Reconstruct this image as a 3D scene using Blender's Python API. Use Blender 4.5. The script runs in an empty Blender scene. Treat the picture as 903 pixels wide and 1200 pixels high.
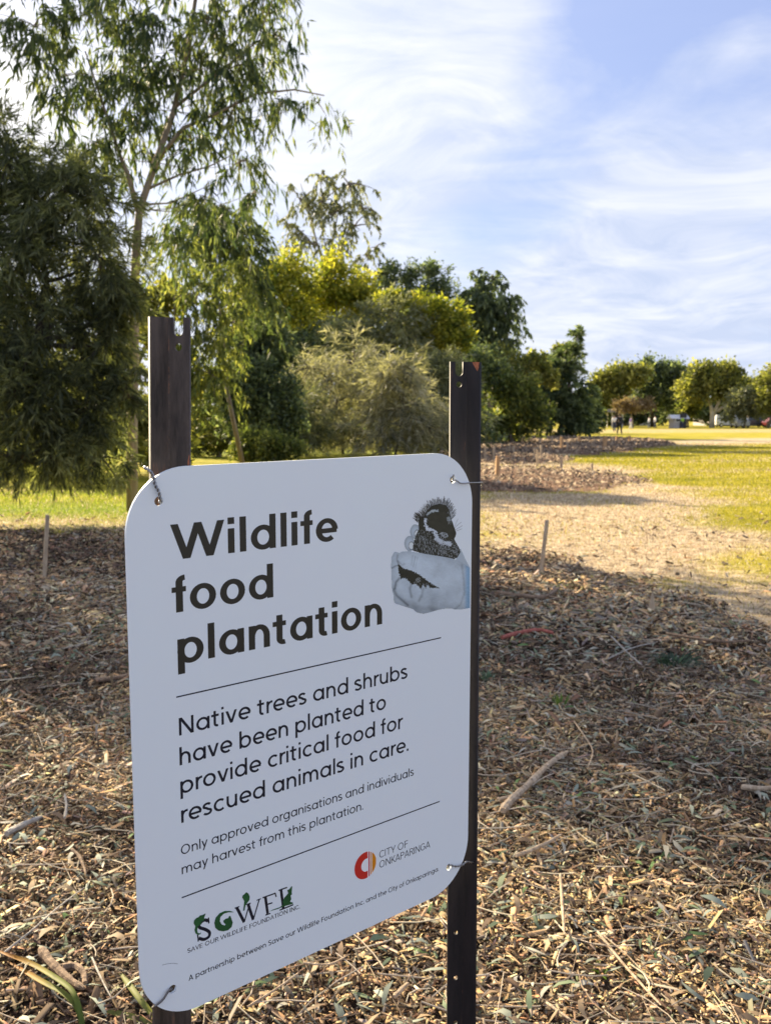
import bpy, bmesh, math, random
import numpy as np
from mathutils import Vector, Matrix
from math import sin, cos, radians as rad, pi
random.seed(7); rng = np.random.default_rng(11)
S = bpy.context.scene
COL = S.collection

# ------------------------------------------------------------------ camera
FPX, CX, CY, PITCH, EYE = 1100.0, 451.5, 600.0, rad(5.762), 1.5
cd = bpy.data.cameras.new('camera'); cam = bpy.data.objects.new('camera', cd); COL.objects.link(cam)
cam.location = (0, 0, EYE); cam.rotation_euler = (pi/2-PITCH, 0, 0)
cd.sensor_fit = 'VERTICAL'; cd.sensor_height = 36; cd.lens = FPX/1200*36
cd.clip_start = .05; cd.clip_end = 6000
cd.dof.use_dof = True; cd.dof.focus_distance = 1.13; cd.dof.aperture_fstop = cd.lens/2.4
S.camera = cam

# ------------------------------------------------------------------ light
SUN_AZ, SUN_EL = rad(-40), rad(28)
SUN = Vector((sin(SUN_AZ)*cos(SUN_EL), cos(SUN_AZ)*cos(SUN_EL), sin(SUN_EL)))
sl = bpy.data.lights.new('sun', 'SUN'); so = bpy.data.objects.new('sun', sl); COL.objects.link(so)
sl.energy = 4.9; sl.angle = rad(.6); sl.color = (1, .83, .56)
so.rotation_euler = SUN.to_track_quat('Z', 'Y').to_euler()
S.view_settings.view_transform = 'Standard'; S.view_settings.look = 'None'
S.view_settings.exposure = 1.68; S.view_settings.gamma = 1
W = bpy.data.worlds.new('World'); S.world = W; W.use_nodes = True
wt = W.node_tree; wt.nodes.clear()
class NT:
    def __init__(s, t): s.t = t
    def n(s, ty, **k):
        nd = s.t.nodes.new(ty)
        for a, b in k.items():
            if a.startswith('i_'):
                nd.inputs[int(a[2:]) if a[2:].isdigit() else a[2:].replace('_', ' ')].default_value = b
            else: setattr(nd, a, b)
        return nd
    def l(s, a, b): s.t.links.new(a, b)
    def math(s, op, a, b=None, c=None, clamp=False):
        nd = s.n('ShaderNodeMath', operation=op, use_clamp=clamp)
        for i, v in enumerate((a, b, c)):
            if v is None: continue
            if isinstance(v, (int, float)): nd.inputs[i].default_value = v
            else: s.l(v, nd.inputs[i])
        return nd.outputs[0]
    def vm(s, op, a, b=None):
        nd = s.n('ShaderNodeVectorMath', operation=op)
        for i, v in enumerate((a, b)):
            if v is None: continue
            if isinstance(v, (tuple, Vector)): nd.inputs[i].default_value = tuple(v)
            else: s.l(v, nd.inputs[i])
        return nd.outputs['Value'] if op in ('DOT_PRODUCT', 'LENGTH', 'DISTANCE') else nd.outputs[0]
    def mix(s, f, a, b, mode='MIX'):
        nd = s.n('ShaderNodeMix', data_type='RGBA', blend_type=mode)
        for i, v in ((0, f), (6, a), (7, b)):
            if isinstance(v, (int, float)): nd.inputs[i].default_value = v
            elif isinstance(v, tuple): nd.inputs[i].default_value = (*v[:3], 1)
            else: s.l(v, nd.inputs[i])
        return nd.outputs[2]
    def noise(s, vec, scale, detail=4, rough=.55, dist=0.):
        nd = s.n('ShaderNodeTexNoise'); nd.inputs['Scale'].default_value = scale
        nd.inputs['Detail'].default_value = detail; nd.inputs['Roughness'].default_value = rough
        nd.inputs['Distortion'].default_value = dist
        if vec is not None: s.l(vec, nd.inputs['Vector'])
        return nd.outputs[0]
    def ramp(s, f, stops):
        nd = s.n('ShaderNodeValToRGB'); r = nd.color_ramp
        while len(r.elements) < len(stops): r.elements.new(.5)
        for e, (p, c) in zip(r.elements, stops):
            e.position = p; e.color = (*c[:3], 1) if not isinstance(c, (int, float)) else (c, c, c, 1)
        s.l(f, nd.inputs[0]); return nd.outputs[0]
def pixdir(px, py):
    x = (px-CX)/FPX; y = (py-CY)/FPX
    return Vector((x, cos(PITCH)-y*sin(PITCH), -(y*cos(PITCH)+sin(PITCH)))).normalized()
w = NT(wt)
sky = w.n('ShaderNodeTexSky', sky_type='NISHITA'); sky.sun_disc = False
sky.sun_elevation = SUN_EL; sky.sun_rotation = SUN_AZ; sky.air_density = 1.0; sky.dust_density = .6; sky.ozone_density = 2.5
tc = w.n('ShaderNodeTexCoord'); dirv = w.vm('NORMALIZE', tc.outputs['Generated'])
sx = w.n('ShaderNodeSeparateXYZ'); w.l(dirv, sx.inputs[0])
den = w.math('ADD', w.math('MAXIMUM', sx.outputs[2], 0.0), .22)
pc0 = w.n('ShaderNodeMapping'); pc0.inputs['Rotation'].default_value = (0, 0, rad(38)); pc0.inputs['Scale'].default_value = (1, 1.3, 1)
pc = w.n('ShaderNodeCombineXYZ'); w.l(w.math('DIVIDE', sx.outputs[0], den), pc.inputs[0]); w.l(w.math('DIVIDE', sx.outputs[1], den), pc.inputs[1])
w.l(pc.outputs[0], pc0.inputs[0])
n1 = w.noise(pc0.outputs[0], 1.25, 8, .54, 1.2)
n2 = w.noise(pc0.outputs[0], 3.2, 7, .62, .5)
cov = w.math('ADD', w.math('MULTIPLY', n1, .78), w.math('MULTIPLY', n2, .24))
# the broad cloud banks and the blue gaps between them (direction, tightness, amount)
for (px, py, k, amt) in ((560, 130, 80, .24), (480, 60, 90, .10), (700, 300, 90, .15), (820, 260, 90, .14), (800, 150, 110, .05), (640, 330, 200, .08), (860, 400, 60, .08), (500, 250, 120, .05),
                         (610, 225, 220, -.22), (560, 262, 260, -.14), (700, 195, 260, -.10), (745, 40, 150, -.24), (860, 60, 90, -.12), (540, 320, 150, -.06), (690, 235, 260, -.08), (850, 345, 400, -.12), (470, 5, 300, -.12)):
    d = w.vm('DOT_PRODUCT', dirv, pixdir(px, py))
    g = w.math('POWER', 2.718, w.math('MULTIPLY', w.math('SUBTRACT', d, 1.0), float(k)))
    cov = w.math('ADD', cov, w.math('MULTIPLY', g, amt))
cm = w.ramp(cov, [(.40, .06), (.50, .50), (.61, 1)])
sd = w.math('MAXIMUM', w.vm('DOT_PRODUCT', dirv, SUN), 0.0)
glow = w.math('POWER', sd, 10.0)
n3 = w.noise(pc0.outputs[0], 2.4, 7, .6, 1.2)
cloudb = w.mix(w.ramp(n3, [(.36, 0), (.62, 1)]), (2.95, 3.35, 4.3), (4.3, 4.45, 4.9))
cloudc = w.mix(glow, cloudb, (10.0, 9.4, 8.6))
skyc = w.mix(.72, sky.outputs[0], (1.95, 2.3, 3.9))
skyc = w.mix(w.math('MULTIPLY', glow, .6), skyc, (10.0, 9.6, 9.2))
# pale band low over the horizon
low = w.math('POWER', w.math('SUBTRACT', 1.0, w.math('MAXIMUM', sx.outputs[2], 0.0), clamp=True), 14.0)
skyc = w.mix(w.math('MULTIPLY', low, .35), skyc, (4.7, 5.0, 5.9))
bg = w.n('ShaderNodeBackground'); bg.inputs[1].default_value = .069
w.l(w.mix(w.math('MULTIPLY', cm, .90), skyc, cloudc), bg.inputs[0])
wo = w.n('ShaderNodeOutputWorld'); w.l(bg.outputs[0], wo.inputs[0])

# ------------------------------------------------------------------ helpers
def P(px, py, D):
    d = pixdir(px, py); t = D/d.y
    return Vector((d.x*t, D, EYE+d.z*t))
def G(px, py, z=0.):
    d = pixdir(px, py); t = (z-EYE)/d.z
    return Vector((d.x*t, d.y*t, z))
def tag(o, label=None, cat=None, group=None, kind=None):
    if label: o['label'] = label
    if cat: o['category'] = cat
    if group: o['group'] = group
    if kind: o['kind'] = kind
    return o
def empty(name, loc, label=None, cat=None, group=None, rz=0):
    o = bpy.data.objects.new(name, None); COL.objects.link(o); o.location = loc; o.rotation_euler.z = rz
    o.empty_display_size = .1
    return tag(o, label, cat, group)
def npmesh(name, V, faces, mat=None, parent=None, attrs=None, smooth=False, loc=None):
    """faces: list of (n,k) int arrays; attrs: name -> (n,) per-vertex float or (n,3) colour"""
    me = bpy.data.meshes.new(name)
    V = np.asarray(V, dtype=np.float32)
    if loc is not None: V = V-np.array(loc, dtype=np.float32)
    me.vertices.add(len(V)); me.vertices.foreach_set('co', V.ravel())
    faces = [np.asarray(f, dtype=np.int32) for f in faces if len(f)]
    nl = sum(f.size for f in faces); npoly = sum(len(f) for f in faces)
    me.loops.add(nl); me.polygons.add(npoly)
    me.loops.foreach_set('vertex_index', np.concatenate([f.ravel() for f in faces]))
    ls = []; s = 0
    for f in faces:
        ls.append(s+np.arange(len(f))*f.shape[1]); s += f.size
    me.polygons.foreach_set('loop_start', np.concatenate(ls).astype(np.int32))
    if attrs:
        for k, a in attrs.items():
            a = np.asarray(a, dtype=np.float32)
            if a.ndim == 1:
                at = me.attributes.new(k, 'FLOAT', 'POINT'); at.data.foreach_set('value', a)
            else:
                at = me.color_attributes.new(k, 'FLOAT_COLOR', 'POINT')
                at.data.foreach_set('color', np.column_stack([a, np.ones(len(a), dtype=np.float32)]).ravel())
    me.update(calc_edges=True)
    if smooth: me.polygons.foreach_set('use_smooth', np.ones(npoly, dtype=bool))
    if mat: me.materials.append(mat)
    o = bpy.data.objects.new(name, me); COL.objects.link(o)
    if loc is not None: o.location = loc
    if parent: o.parent = parent
    return o
class MB:
    def __init__(s): s.V = []; s.F = []; s.nv = 0
    def add(s, V, F):
        V = [tuple(v) for v in V]; s.V += V; s.F += [tuple(i+s.nv for i in f) for f in F]; s.nv += len(V)
    def box(s, c, d, rot=None):
        x, y, z = d[0]/2, d[1]/2, d[2]/2
        V = [Vector((a*x, b*y, e*z)) for a in (-1, 1) for b in (-1, 1) for e in (-1, 1)]
        if rot is not None: V = [rot @ v for v in V]
        s.add([v+Vector(c) for v in V], [(0, 1, 3, 2), (4, 6, 7, 5), (0, 4, 5, 1), (2, 3, 7, 6), (0, 2, 6, 4), (1, 5, 7, 3)])
    def tube(s, path, radii, n=6, cap=True, wob=0.):
        path = [Vector(p) for p in path]
        if isinstance(radii, (int, float)): radii = [radii]*len(path)
        rings = []; ref = Vector((.3, .8, .5)).normalized(); V = []
        for i, p in enumerate(path):
            d = (path[min(i+1, len(path)-1)]-path[max(i-1, 0)])
            d = d.normalized() if d.length > 1e-9 else Vector((0, 0, 1))
            a = (ref-d*ref.dot(d))
            a = a.normalized() if a.length > 1e-4 else d.orthogonal().normalized()
            ref = a; b = d.cross(a)
            for k in range(n):
                t = 2*pi*k/n; r = radii[i]*(1+wob*random.uniform(-1, 1)); V.append(p+(a*cos(t)+b*sin(t))*r)
        F = [(i*n+k, i*n+(k+1) % n, (i+1)*n+(k+1) % n, (i+1)*n+k) for i in range(len(path)-1) for k in range(n)]
        if cap: F += [tuple(range(n-1, -1, -1)), tuple((len(path)-1)*n+k for k in range(n))]
        s.add(V, F)
    def lathe(s, prof, c=(0, 0, 0), n=16, axis='Z'):
        V = []; F = []
        for (r, z) in prof:
            for k in range(n):
                t = 2*pi*k/n; v = Vector((r*cos(t), r*sin(t), z))
                if axis == 'X': v = Vector((v.z, v.x, v.y))
                if axis == 'Y': v = Vector((v.x, v.z, v.y))
                V.append(v+Vector(c))
        m = len(prof)
        F = [(i*n+k, i*n+(k+1) % n, (i+1)*n+(k+1) % n, (i+1)*n+k) for i in range(m-1) for k in range(n)]
        F += [tuple(range(n-1, -1, -1)), tuple((m-1)*n+k for k in range(n))]
        s.add(V, F)
    def build(s, name, mat, parent=None, smooth=False, loc=None):
        me = bpy.data.meshes.new(name)
        V = s.V if loc is None else [tuple(Vector(v)-Vector(loc)) for v in s.V]
        me.from_pydata(V, [], s.F); me.update()
        bm = bmesh.new(); bm.from_mesh(me); bmesh.ops.recalc_face_normals(bm, faces=bm.faces); bm.to_mesh(me); bm.free()
        if smooth: me.polygons.foreach_set('use_smooth', [True]*len(me.polygons))
        me.materials.append(mat)
        o = bpy.data.objects.new(name, me); COL.objects.link(o)
        if loc is not None: o.location = loc
        if parent: o.parent = parent
        return o

# ------------------------------------------------------------------ materials
def material(name):
    m = bpy.data.materials.new(name); m.use_nodes = True; m.node_tree.nodes.clear(); return m, NT(m.node_tree)
def pbr(name, col, rough=.7, metal=0., var=.15, scale=8., bump=.0, spec=.5, col2=None, bscale=None, coords='Object'):
    m, t = material(name)
    b = t.n('ShaderNodeBsdfPrincipled'); o = t.n('ShaderNodeOutputMaterial'); t.l(b.outputs[0], o.inputs[0])
    c = t.n('ShaderNodeTexCoord'); n = t.noise(c.outputs[coords], scale, 6, .6)
    c1 = tuple(x*(1-var) for x in col); c2 = col2 or tuple(min(1, x*(1+var)) for x in col)
    t.l(t.ramp(n, [(.32, c1), (.68, c2)]), b.inputs['Base Color'])
    b.inputs['Roughness'].default_value = rough; b.inputs['Metallic'].default_value = metal
    b.inputs['Specular IOR Level'].default_value = spec
    if bump:
        bp = t.n('ShaderNodeBump'); bp.inputs['Strength'].default_value = bump; bp.inputs['Distance'].default_value = .01
        t.l(t.noise(c.outputs[coords], bscale or scale*5, 5, .65), bp.inputs['Height']); t.l(bp.outputs[0], b.inputs['Normal'])
    return m
def leafmat(name, cols, transl=.4, tboost=1.6, rough=.6):
    """cols: three base colours by the per-leaf number"""
    m, t = material(name)
    at = t.n('ShaderNodeAttribute', attribute_name='rnd')
    c = t.ramp(at.outputs['Fac'], [(0, cols[0]), (.5, cols[1]), (1, cols[2])])
    d = t.n('ShaderNodeBsdfPrincipled'); t.l(c, d.inputs['Base Color']); d.inputs['Roughness'].default_value = rough
    d.inputs['Specular IOR Level'].default_value = .35
    tr = t.n('ShaderNodeBsdfTranslucent')
    t.l(t.mix(1.0, c, (tboost*1.05, tboost*1.1, tboost*.55), 'MULTIPLY'), tr.inputs[0])
    mx = t.n('ShaderNodeMixShader'); mx.inputs[0].default_value = transl
    t.l(d.outputs[0], mx.inputs[1]); t.l(tr.outputs[0], mx.inputs[2])
    o = t.n('ShaderNodeOutputMaterial'); t.l(mx.outputs[0], o.inputs[0]); return m
def attrmat(name, rough=.85, transl=0., attr='col', spec=.3):
    m, t = material(name)
    at = t.n('ShaderNodeAttribute', attribute_name=attr)
    d = t.n('ShaderNodeBsdfPrincipled'); t.l(at.outputs['Color'], d.inputs['Base Color']); d.inputs['Roughness'].default_value = rough
    d.inputs['Specular IOR Level'].default_value = spec
    o = t.n('ShaderNodeOutputMaterial')
    if transl:
        tr = t.n('ShaderNodeBsdfTranslucent'); t.l(at.outputs['Color'], tr.inputs[0])
        mx = t.n('ShaderNodeMixShader'); mx.inputs[0].default_value = transl
        t.l(d.outputs[0], mx.inputs[1]); t.l(tr.outputs[0], mx.inputs[2]); t.l(mx.outputs[0], o.inputs[0])
    else: t.l(d.outputs[0], o.inputs[0])
    return m
def bark(name, c1, c2, scale=3.):
    m, t = material(name)
    c = t.n('ShaderNodeTexCoord'); mp = t.n('ShaderNodeMapping'); mp.inputs['Scale'].default_value = (3, 3, .6); t.l(c.outputs['Object'], mp.inputs[0])
    n = t.noise(mp.outputs[0], scale, 7, .65)
    b = t.n('ShaderNodeBsdfPrincipled'); t.l(t.ramp(n, [(.35, c1), (.65, c2)]), b.inputs['Base Color']); b.inputs['Roughness'].default_value = .9
    bp = t.n('ShaderNodeBump'); bp.inputs['Strength'].default_value = .6; bp.inputs['Distance'].default_value = .02; t.l(n, bp.inputs['Height']); t.l(bp.outputs[0], b.inputs['Normal'])
    o = t.n('ShaderNodeOutputMaterial'); t.l(b.outputs[0], o.inputs[0]); return m
M = dict(
    bark_grey=bark('bark_grey', (.10, .08, .065), (.26, .22, .18)),
    bark_dark=bark('bark_dark', (.03, .024, .02), (.09, .07, .055)),
    bark_white=bark('bark_white', (.45, .40, .34), (.75, .70, .62)),
    bark_tan=bark('bark_tan', (.20, .15, .10), (.38, .31, .23)),
    stake=bark('stake_timber', (.36, .27, .18), (.56, .45, .32), 9.),
    stake_or=bark('stake_timber_orange', (.42, .24, .11), (.58, .37, .19), 9.),
)
# ------------------------------------------------------------------ ground
def poly_world(pts): return np.array([tuple(G(*p))[:2] for p in pts])
def sdist(X, Y, poly):
    """signed distance, positive inside"""
    n = len(poly); d = np.full(X.shape, 1e9); ins = np.zeros(X.shape, bool)
    for i in range(n):
        a = poly[i]; b = poly[(i+1) % n]; e = b-a
        wx = X-a[0]; wy = Y-a[1]; t = np.clip((wx*e[0]+wy*e[1])/(e@e+1e-12), 0, 1)
        d = np.minimum(d, np.hypot(wx-e[0]*t, wy-e[1]*t))
        c = ((a[1] > Y) != (b[1] > Y)) & (X < (b[0]-a[0])*(Y-a[1])/(b[1]-a[1]+1e-12)+a[0])
        ins ^= c
    return np.where(ins, d, -d)
_ph = rng.uniform(0, 2*pi, (40, 3)); _kd = rng.uniform(0, 2*pi, 40)
def fbm(X, Y, f0, octs=4, seed=0):
    v = np.zeros(X.shape); amp = 1.; tot = 0
    for o in range(octs):
        for j in range(4):
            i = (seed*7+o*4+j) % 40; a = _kd[i]; f = f0*(1.9**o)*(1+.23*j)
            v += amp*np.sin(f*(cos(a)*X+sin(a)*Y)+_ph[i, 0]+1.3*np.sin(f*.6*(sin(a)*X-cos(a)*Y)+_ph[i, 1]))/4
        tot += amp*.5; amp *= .55
    return v/tot
# mulch bed round the sign (world polygon), three beds beyond, worn straw path, dry verge
bed_near = np.array([(-30, 12.6), (-2.6, 12.2), (-.4, 11.2), (.9, 10.3)]+[tuple(G(*p))[:2] for p in ((620, 655), (690, 668), (760, 690), (830, 716), (905, 742))]+[(3.9, 5.2), (5.5, 3.0), (9, -4), (-30, -6)])
beds = [poly_world([(520, 577), (600, 577), (690, 574), (752, 569), (758, 563), (720, 556), (640, 551), (560, 548), (520, 548)]),
        poly_world([(520, 543), (600, 546), (650, 544), (668, 539), (640, 533), (575, 529), (520, 529)]),
        poly_world([(520, 526), (600, 530), (690, 533), (735, 528), (790, 521.5), (765, 516.5), (690, 513.5), (600, 513.5), (520, 514)]),
        ]
straw_poly = poly_world([(540, 700), (560, 578), (650, 577), (745, 566), (800, 572), (850, 600), (880, 640), (960, 690), (1000, 760), (903, 742), (760, 700), (640, 670)])
straw2 = poly_world([(520, 549), (640, 551), (740, 561), (760, 552), (700, 545), (650, 541), (660, 536), (740, 531), (700, 533), (560, 528), (520, 530)])
straw3 = poly_world([(690, 520), (790, 523), (880, 521), (1100, 514), (1100, 510), (860, 513)])
verge = poly_world([(560, 508.0), (1300, 506.0), (1300, 502.5), (600, 502.8)])
strip_left = np.array([(-40, 14.8), (-2, 13.8), (0, 10.8), (-.4, 11.0), (-2.6, 12.2), (-40, 12.6)])
def zones(X, Y):
    j = fbm(X, Y, 2.2, 4, 1)
    mulch = np.clip(.5+(sdist(X, Y, bed_near)+.45*j)/1.0, 0, 1)
    for b in beds: mulch = np.maximum(mulch, np.clip(.5+(sdist(X, Y, b)+.5*fbm(X, Y, .9, 3, 2))/.9, 0, 1))
    st = np.clip(.5+(sdist(X, Y, straw_poly)+.8*fbm(X, Y, .8, 4, 3))/1.3, 0, 1)
    for b, s_ in ((straw2, 1.5), (straw3, 4.), (verge, 5.)): st = np.maximum(st, (.5 if b is verge else .85)*np.clip(.5+(sdist(X, Y, b)+s_*.5*fbm(X, Y, .5, 3, 4))/s_, 0, 1))
    st = np.maximum(st, .45*np.clip(.5+(sdist(X, Y, strip_left)+.5*j)/.7, 0, 1))
    return mulch, st
def height(X, Y, mulch=None):
    if mulch is None: mulch, _ = zones(X, Y)
    near = np.clip((16-Y)/6, 0, 1)*np.clip(1-np.abs(X)/14, 0, 1)
    h = mulch*(.016*fbm(X, Y, 3.0, 3, 5)+.025*fbm(X, Y, .8, 2, 6))*np.where(Y < 16, 1, 0)
    for b in beds: h = h+np.clip((sdist(X, Y, b)+.3)/1.4, 0, 1)**.6*(.05+.04*fbm(X, Y, 1.3, 3, 7))
    return h
# the ground: one sheet, finely divided near the camera, running to the horizon
ys = np.concatenate([np.linspace(-8, 1.2, 14)[:-1], np.geomspace(1.2, 13, 210)[:-1], np.geomspace(13, 60, 170)[:-1], np.geomspace(60, 260, 60)[:-1], np.geomspace(260, 5000, 14)])
us = np.concatenate([-np.geomspace(.75, 8, 22)[::-1][:-1], np.linspace(-.75, .75, 260)[1:-1], np.geomspace(.75, 8, 22)[1:]])
us = np.unique(np.concatenate([us, [-.75, .75]]))
YY, UU = np.meshgrid(ys, us, indexing='ij'); XX = UU*(np.maximum(YY, 0)*.85+3.)
mu, st = zones(XX, YY); HH = height(XX, YY, mu)
lush = np.clip(1-np.abs(YY-15.3)/1.6, 0, 1)*np.clip((-1-XX)/2, 0, 1)
lush = np.maximum(lush, np.clip(1-np.abs(YY-40)/10, 0, 1)*np.clip((6-XX)/4, 0, 1)*.9)
a, b = YY.shape; idx = np.arange(a*b).reshape(a, b)
F = np.stack([idx[:-1, :-1], idx[:-1, 1:], idx[1:, 1:], idx[1:, :-1]], -1).reshape(-1, 4)
gm, t = material('ground_soil_straw_grass')
geo = t.n('ShaderNodeNewGeometry'); pos = geo.outputs['Position']
am = t.n('ShaderNodeAttribute', attribute_name='mulch').outputs['Fac']; as_ = t.n('ShaderNodeAttribute', attribute_name='straw').outputs['Fac']; al = t.n('ShaderNodeAttribute', attribute_name='lush').outputs['Fac']
nA = t.noise(pos, 45., 6, .7); nB = t.noise(pos, 7., 6, .65); nC = t.noise(pos, .9, 5, .6); nD = t.noise(pos, .12, 4, .55)
mpg = t.n('ShaderNodeMapping'); mpg.inputs['Scale'].default_value = (.35, 2.2, 1); t.l(pos, mpg.inputs[0]); nE = t.noise(mpg.outputs[0], .35, 5, .6)
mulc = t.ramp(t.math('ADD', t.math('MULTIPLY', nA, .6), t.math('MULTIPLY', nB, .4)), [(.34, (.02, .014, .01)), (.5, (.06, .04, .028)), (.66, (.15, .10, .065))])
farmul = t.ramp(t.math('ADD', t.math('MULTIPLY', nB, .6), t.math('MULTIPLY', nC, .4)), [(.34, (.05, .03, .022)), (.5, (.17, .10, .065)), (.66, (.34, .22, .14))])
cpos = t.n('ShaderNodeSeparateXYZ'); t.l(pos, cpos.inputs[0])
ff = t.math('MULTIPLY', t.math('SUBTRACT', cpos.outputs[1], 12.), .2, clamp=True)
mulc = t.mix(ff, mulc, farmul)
strc = t.ramp(t.math('ADD', t.math('MULTIPLY', nA, .45), t.math('MULTIPLY', nB, .55)), [(.38, (.18, .135, .085)), (.5, (.44, .34, .22)), (.62, (.74, .62, .44))])
grs = t.ramp(t.math('ADD', t.math('MULTIPLY', nB, .5), t.math('MULTIPLY', nC, .5)), [(.38, (.13, .13, .012)), (.5, (.30, .265, .02)), (.64, (.50, .40, .05))])
gr2 = t.ramp(t.math('ADD', t.math('MULTIPLY', nE, .7), t.math('MULTIPLY', nD, .3)), [(.4, (.13, .14, .012)), (.5, (.34, .29, .022)), (.60, (.48, .38, .06))])
grs = t.mix(.6, grs, gr2)
grs = t.mix(al, grs, t.ramp(nB, [(.35, (.10, .16, .01)), (.65, (.24, .30, .03))]))
def edge(v, amp=.5): return t.math('ADD', v, t.math('MULTIPLY', t.math('SUBTRACT', nB, .5), amp))
s1 = t.ramp(t.math('ADD', edge(as_, 1.3), t.math('MULTIPLY', t.math('SUBTRACT', nC, .5), 1.6)), [(.15, 0), (.85, 1)]); m1 = t.ramp(edge(am, .8), [(.4, 0), (.6, 1)])
gc = t.mix(m1, t.mix(s1, grs, strc), mulc)
gb = t.n('ShaderNodeBsdfPrincipled'); t.l(gc, gb.inputs['Base Color']); gb.inputs['Roughness'].default_value = .95; gb.inputs['Specular IOR Level'].default_value = .1
bp = t.n('ShaderNodeBump'); bp.inputs['Strength'].default_value = .9; bp.inputs['Distance'].default_value = .03
t.l(t.math('ADD', nA, nB), bp.inputs['Height']); t.l(bp.outputs[0], gb.inputs['Normal'])
go = t.n('ShaderNodeOutputMaterial'); t.l(gb.outputs[0], go.inputs[0])
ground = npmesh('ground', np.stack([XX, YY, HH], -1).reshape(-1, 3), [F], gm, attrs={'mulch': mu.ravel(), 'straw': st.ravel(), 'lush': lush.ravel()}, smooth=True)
tag(ground, 'park ground with mulch beds, straw coloured path and grass field', kind='structure')
def gz(x, y):
    return float(height(np.array([float(x)]), np.array([float(y)]))[0])

# ------------------------------------------------------------------ mulch chips (uncountable)
def scatter_pts(n, y0, y1, power=1.0):
    """points in the viewing wedge with a margin on both sides"""
    u = rng.random(n); y = (y0**(power)+(y1**power-y0**power)*u)**(1/power)
    hw = .47*y+.55; x = rng.uniform(-1, 1, n)*hw
    return x, y
PAL = np.array([(.46, .31, .16), (.58, .42, .23), (.34, .21, .11), (.17, .11, .065), (.085, .058, .038), (.33, .28, .21), (.21, .18, .14), (.17, .18, .10), (.68, .56, .37), (.42, .23, .12)])
def chips(name, n, y0, y1, Lm, Wm, lift, lab, pw=1.3, pal=PAL, probs=(.16, .12, .13, .15, .13, .09, .09, .05, .05, .03)):
    x, y = scatter_pts(n, y0, y1, pw)
    mu_, _ = zones(x, y)
    keep = rng.random(n) < np.maximum(np.clip(mu_*1.3-.12, 0, 1), .035)
    x, y = x[keep], y[keep]; n = len(x)
    sc = np.clip(y/4.0, .8, 1.9) if pw < 1.6 else 1.0
    L = Lm*np.exp(rng.normal(-.08, .68, n))*sc; Wd = Wm*np.exp(rng.normal(0, .38, n))*sc; T = Wd*rng.uniform(.15, .55, n)
    L = np.minimum(L, .085)
    ang = rng.uniform(0, 2*pi, n); tilt = rng.normal(0, .33, n); roll = rng.normal(0, .5, n)
    z = height(x, y)+rng.random(n)*lift
    d = np.stack([np.cos(ang)*np.cos(tilt), np.sin(ang)*np.cos(tilt), np.sin(tilt)], -1)
    sd_ = np.stack([-np.sin(ang), np.cos(ang), np.zeros(n)], -1); up = np.cross(d, sd_)
    s2 = sd_*np.cos(roll)[:, None]+up*np.sin(roll)[:, None]; u2 = np.cross(d, s2)
    c = np.stack([x, y, z+np.abs(np.sin(tilt))*L*.3+.002], -1)
    L_ = L[:, None]/2; W_ = Wd[:, None]/2; T_ = T[:, None]
    bend = rng.normal(0, .12, n)[:, None]*L[:, None]
    ta = rng.uniform(.3, 1, n)[:, None]; tb = rng.uniform(.3, 1, n)[:, None]
    V = np.stack([c-d*L_-s2*W_*ta, c-d*L_+s2*W_*ta, c+d*L_-s2*W_*tb, c+d*L_+s2*W_*tb, c-d*L_*.8+u2*T_+s2*bend, c+d*L_*.75+u2*T_+s2*bend], 1).reshape(-1, 3)
    o = (np.arange(n)*6)[:, None]
    Fq = np.concatenate([o+np.array([0, 2, 5, 4]), o+np.array([1, 4, 5, 3])]); Ft = np.concatenate([o+np.array([0, 4, 1]), o+np.array([2, 3, 5])])
    # patches where fresh pale chips, dark rotted ones or leafy ones lie together
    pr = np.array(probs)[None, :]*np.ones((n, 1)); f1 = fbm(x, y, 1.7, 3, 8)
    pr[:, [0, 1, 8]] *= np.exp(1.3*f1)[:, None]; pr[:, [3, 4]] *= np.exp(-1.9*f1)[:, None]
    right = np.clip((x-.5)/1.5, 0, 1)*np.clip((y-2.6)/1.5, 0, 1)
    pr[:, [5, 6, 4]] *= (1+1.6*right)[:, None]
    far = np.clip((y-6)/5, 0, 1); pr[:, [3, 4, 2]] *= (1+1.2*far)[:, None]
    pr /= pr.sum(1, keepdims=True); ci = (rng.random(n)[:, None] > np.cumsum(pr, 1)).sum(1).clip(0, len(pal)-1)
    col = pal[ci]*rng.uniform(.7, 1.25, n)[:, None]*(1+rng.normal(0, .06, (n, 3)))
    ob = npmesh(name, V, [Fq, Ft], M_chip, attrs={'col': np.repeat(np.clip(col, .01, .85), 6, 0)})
    return tag(ob, lab, 'wood chips', kind='stuff')
M_chip = attrmat('wood_chip', .8, 0, spec=.25)
M_litter = attrmat('leaf_litter', .65, .15, spec=.35)
chips('wood_chips', 150000, 1.5, 5.6, .0205, .0060, .036, 'small brown, tan and grey wood chips covering the ground around the sign')
chips('wood_chips', 100000, 5.2, 14.5, .030, .0085, .026, 'darker shredded bark mulch further behind the sign', pw=1.2)
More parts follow.
